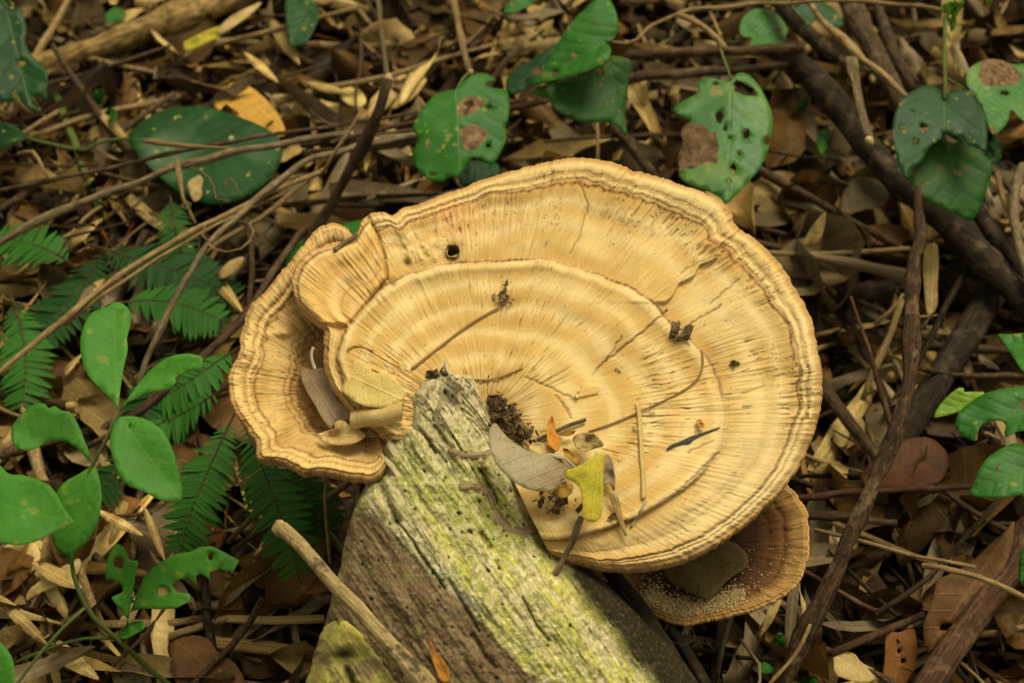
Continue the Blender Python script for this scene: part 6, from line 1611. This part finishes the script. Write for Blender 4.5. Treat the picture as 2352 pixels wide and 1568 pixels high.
on_log('small orange-yellow leaf curl stuck on the log near the propped stick', 'c5', [(1005, 1300), (1025, 1290), (1060, 1360), (1110, 1410), (1145, 1480), (1150, 1560), (1110, 1565), (1075, 1520), (1040, 1420)], (1015, 1295), (1130, 1565), 'orange', up=(.006, .007), fold=.6)
on_log('pale green-white grass sliver at the log\'s right edge', 'c2', [(920, 940), (945, 930), (960, 1010), (990, 1090), (1003, 1215), (985, 1180), (960, 1090), (935, 1010)], (930, 935), (1003, 1215), 'yellowtan', up=(.010, .010))
leaf('fallen_leaf', 'c7', [(1080, 150), (1180, 40), (1330, -60), (1500, -130), (1700, -120), (1810, -20), (1830, 60), (1790, 120), (1700, 170), (1630, 230), (1560, 310), (1480, 380), (1400, 350), (1320, 310), (1200, 260)], (1800, 20), (1250, 300),   .118, .112, 'olive', label='large olive-brown leaf lying inside the small bracket', cat='leaf', fold=.06, bend=.05, density=14)


def crumbs(name, label, cat, centre, n, spread, size, mat, seed):
    """a crumbled heap: angular bark flakes"""
    rg = np.random.default_rng(seed)
    Vs, Fs = [], []; off = 0
    bm = bmesh.new(); bmesh.ops.create_cube(bm, size=1.6); bmesh.ops.subdivide_edges(bm, edges=bm.edges, cuts=1, use_grid_fill=True); bmesh.ops.triangulate(bm, faces=bm.faces)
    bm.verts.ensure_lookup_table(); bm.verts.index_update()
    bv = np.array([v.co[:] for v in bm.verts]); bf = np.array([[v.index for v in f.verts] for f in bm.faces]); bm.free()
    n = int(n * 2.2)
    for i in range(n):
        k = (bv + .75 * (rg.random(bv.shape) - .5)) * (size * rg.uniform(.25, 1.15)) * np.array([1.25, rg.uniform(.3, .8), rg.uniform(.15, .4)])
        e = Matrix.Rotation(rg.uniform(0, 6.28), 3, 'Z') @ Matrix.Rotation(rg.normal(0, .6), 3, 'X') @ Matrix.Rotation(rg.normal(0, .6), 3, 'Y')
        k = k @ np.array(e).T
        ofs = rg.normal(0, 1, 3) * np.array([spread, spread, spread * .3]); ofs[2] = abs(ofs[2]) - size * .2
        Vs.append(k + np.asarray(centre) + ofs); Fs.append(bf + off); off += len(bv)
    V = np.vstack(Vs)
    return tag(link(name, np_mesh(name, V, np.vstack(Fs), False, V[:, :2] * 10), M[mat]), label, cat)


def capp(u, v, up=.001): return onplane(np.array([float(u)]), np.array([float(v)]), CP, CN, cap_rel(u, v) + up)[0]


crumbs('bark_chunk', 'brown crumbly bark chunk lying on the bracket\'s growth ridge', 'bark', capp(1562, 766, .003), 9, .0028, .0036, 'crumb_brown', 1)
crumbs('dark_crumb', 'small dark crumb near the bracket\'s right margin', 'crumb', capp(1687, 835), 3, .001, .0016, 'crumb', 2)
crumbs('dark_tuft', 'dark dirt tuft at the end of the reddish stalk', 'debris', capp(1160, 685, .002), 12, .0022, .0018, 'crumb_brown', 3)
for i, (u, v) in enumerate(((1160, 668), (1164, 650))): crumbs('dirt_speck', 'dirt specks above the dark tuft', 'debris', capp(u, v), 4, .001, .0011, 'crumb', 20 + i)['group'] = 'dirt specks above the tuft'
for i, (u, v, n, s, z) in enumerate(((1140, 925, 14, .0028, .0026), (1160, 950, 18, .0035, .0028), (1180, 985, 18, .004, .0026), (1200, 1000, 10, .004, .0022))):
    o = crumbs('bark_debris', 'dark crumbled bark debris piled between log and bracket', 'debris', capp(u, v, .004), n, s, z, 'crumb', 30 + i); o['group'] = 'bark debris by the log'
crumbs('bark_debris', 'dark bark crumbs beneath the grey-tan leaf', 'debris', capp(1270, 1150, .004), 18, .006, .0024, 'crumb', 40)
crumbs('resin_blob', 'orange-brown crusty blob by the log\'s tip', 'debris', capp(1003, 858, .002), 6, .002, .0026, 'crumb', 41)
for i, (u, v) in enumerate(((1300, 930), (1328, 905), (1420, 850), (1190, 1018), (1495, 945), (1462, 985))):
    o = crumbs('pale_crumb', 'tiny pale crumb lying on the bracket', 'crumb', capp(u, v), 3, .0012, .0011, 'frass', 50 + i); o['group'] = 'pale crumbs on the bracket'


def small_rel(U, V):
    Ro, ang = radial_eval(SM_C, SM_OUT, U, V)
    S = np.clip(np.hypot(U - SM_C[0], V - SM_C[1]) / Ro, .03, 1)
    return small_h(U, V, S, ang * 250 + 400), S


# sawdust-like frass on the small bracket and the flank of the log
pu = np.concatenate([RNG.uniform(1470, 1840, 26000)]); pv = RNG.uniform(1160, 1425, 26000)
hh, S = small_rel(pu, pv)
ln_, _ = dist_poly(pu, pv, [(1500, 1370), (1540, 1392), (1590, 1398), (1640, 1390), (1690, 1368)])
pk = np.exp(-(ln_ / 20) ** 2) + .10 * np.exp(-((pu - 1500) ** 2 + (pv - 1310) ** 2) / 50 ** 2) + .012 * (pv > 1250)
kp = (RNG.random(26000) < pk) & (S < .93)
G = onplane(pu[kp], pv[kp], SM_P, SM_N, hh[kp] + .0004 + .0012 * RNG.random(kp.sum()))
oct_ = np.array([[1, 0, 0], [-1, 0, 0], [0, 1, 0], [0, -1, 0], [0, 0, 1], [0, 0, -1.]]); of_ = np.array([[0, 2, 4], [2, 1, 4], [1, 3, 4], [3, 0, 4], [2, 0, 5], [1, 2, 5], [3, 1, 5], [0, 3, 5]])
sc = RNG.uniform(.00035, .0008, len(G))
Vg = (oct_[None] * sc[:, None, None] * RNG.uniform(.7, 1.3, (len(G), 6, 3)) + G[:, None]).reshape(-1, 3)
Fg = (of_[None] + (np.arange(len(G)) * 6)[:, None, None]).reshape(-1, 3)
tag(link('frass', np_mesh('frass', Vg, Fg, False, Vg[:, :2] * 10), M['frass']), 'pale sawdust-like frass heaped on the small bracket', 'frass', kind='stuff')

# petioles and the bored tunnel are pieces of one leaf or cap: one level deeper
for o in list(COL.objects):
    if o.parent is not None or o.type != 'EMPTY': continue
    leaves = [c_ for c_ in o.children if c_.name.startswith('leaf') and not c_.name.startswith('leaflet')]
    for c_ in list(o.children):
        tgt = None
        if c_.name.startswith('petiole') and leaves: tgt = leaves[0]
        if c_.name.startswith('bore_hole'): tgt = [k for k in o.children if k.name.startswith('cap')][0]
        if tgt is not None:
            c_.parent = tgt; c_.location = (0, 0, 0)
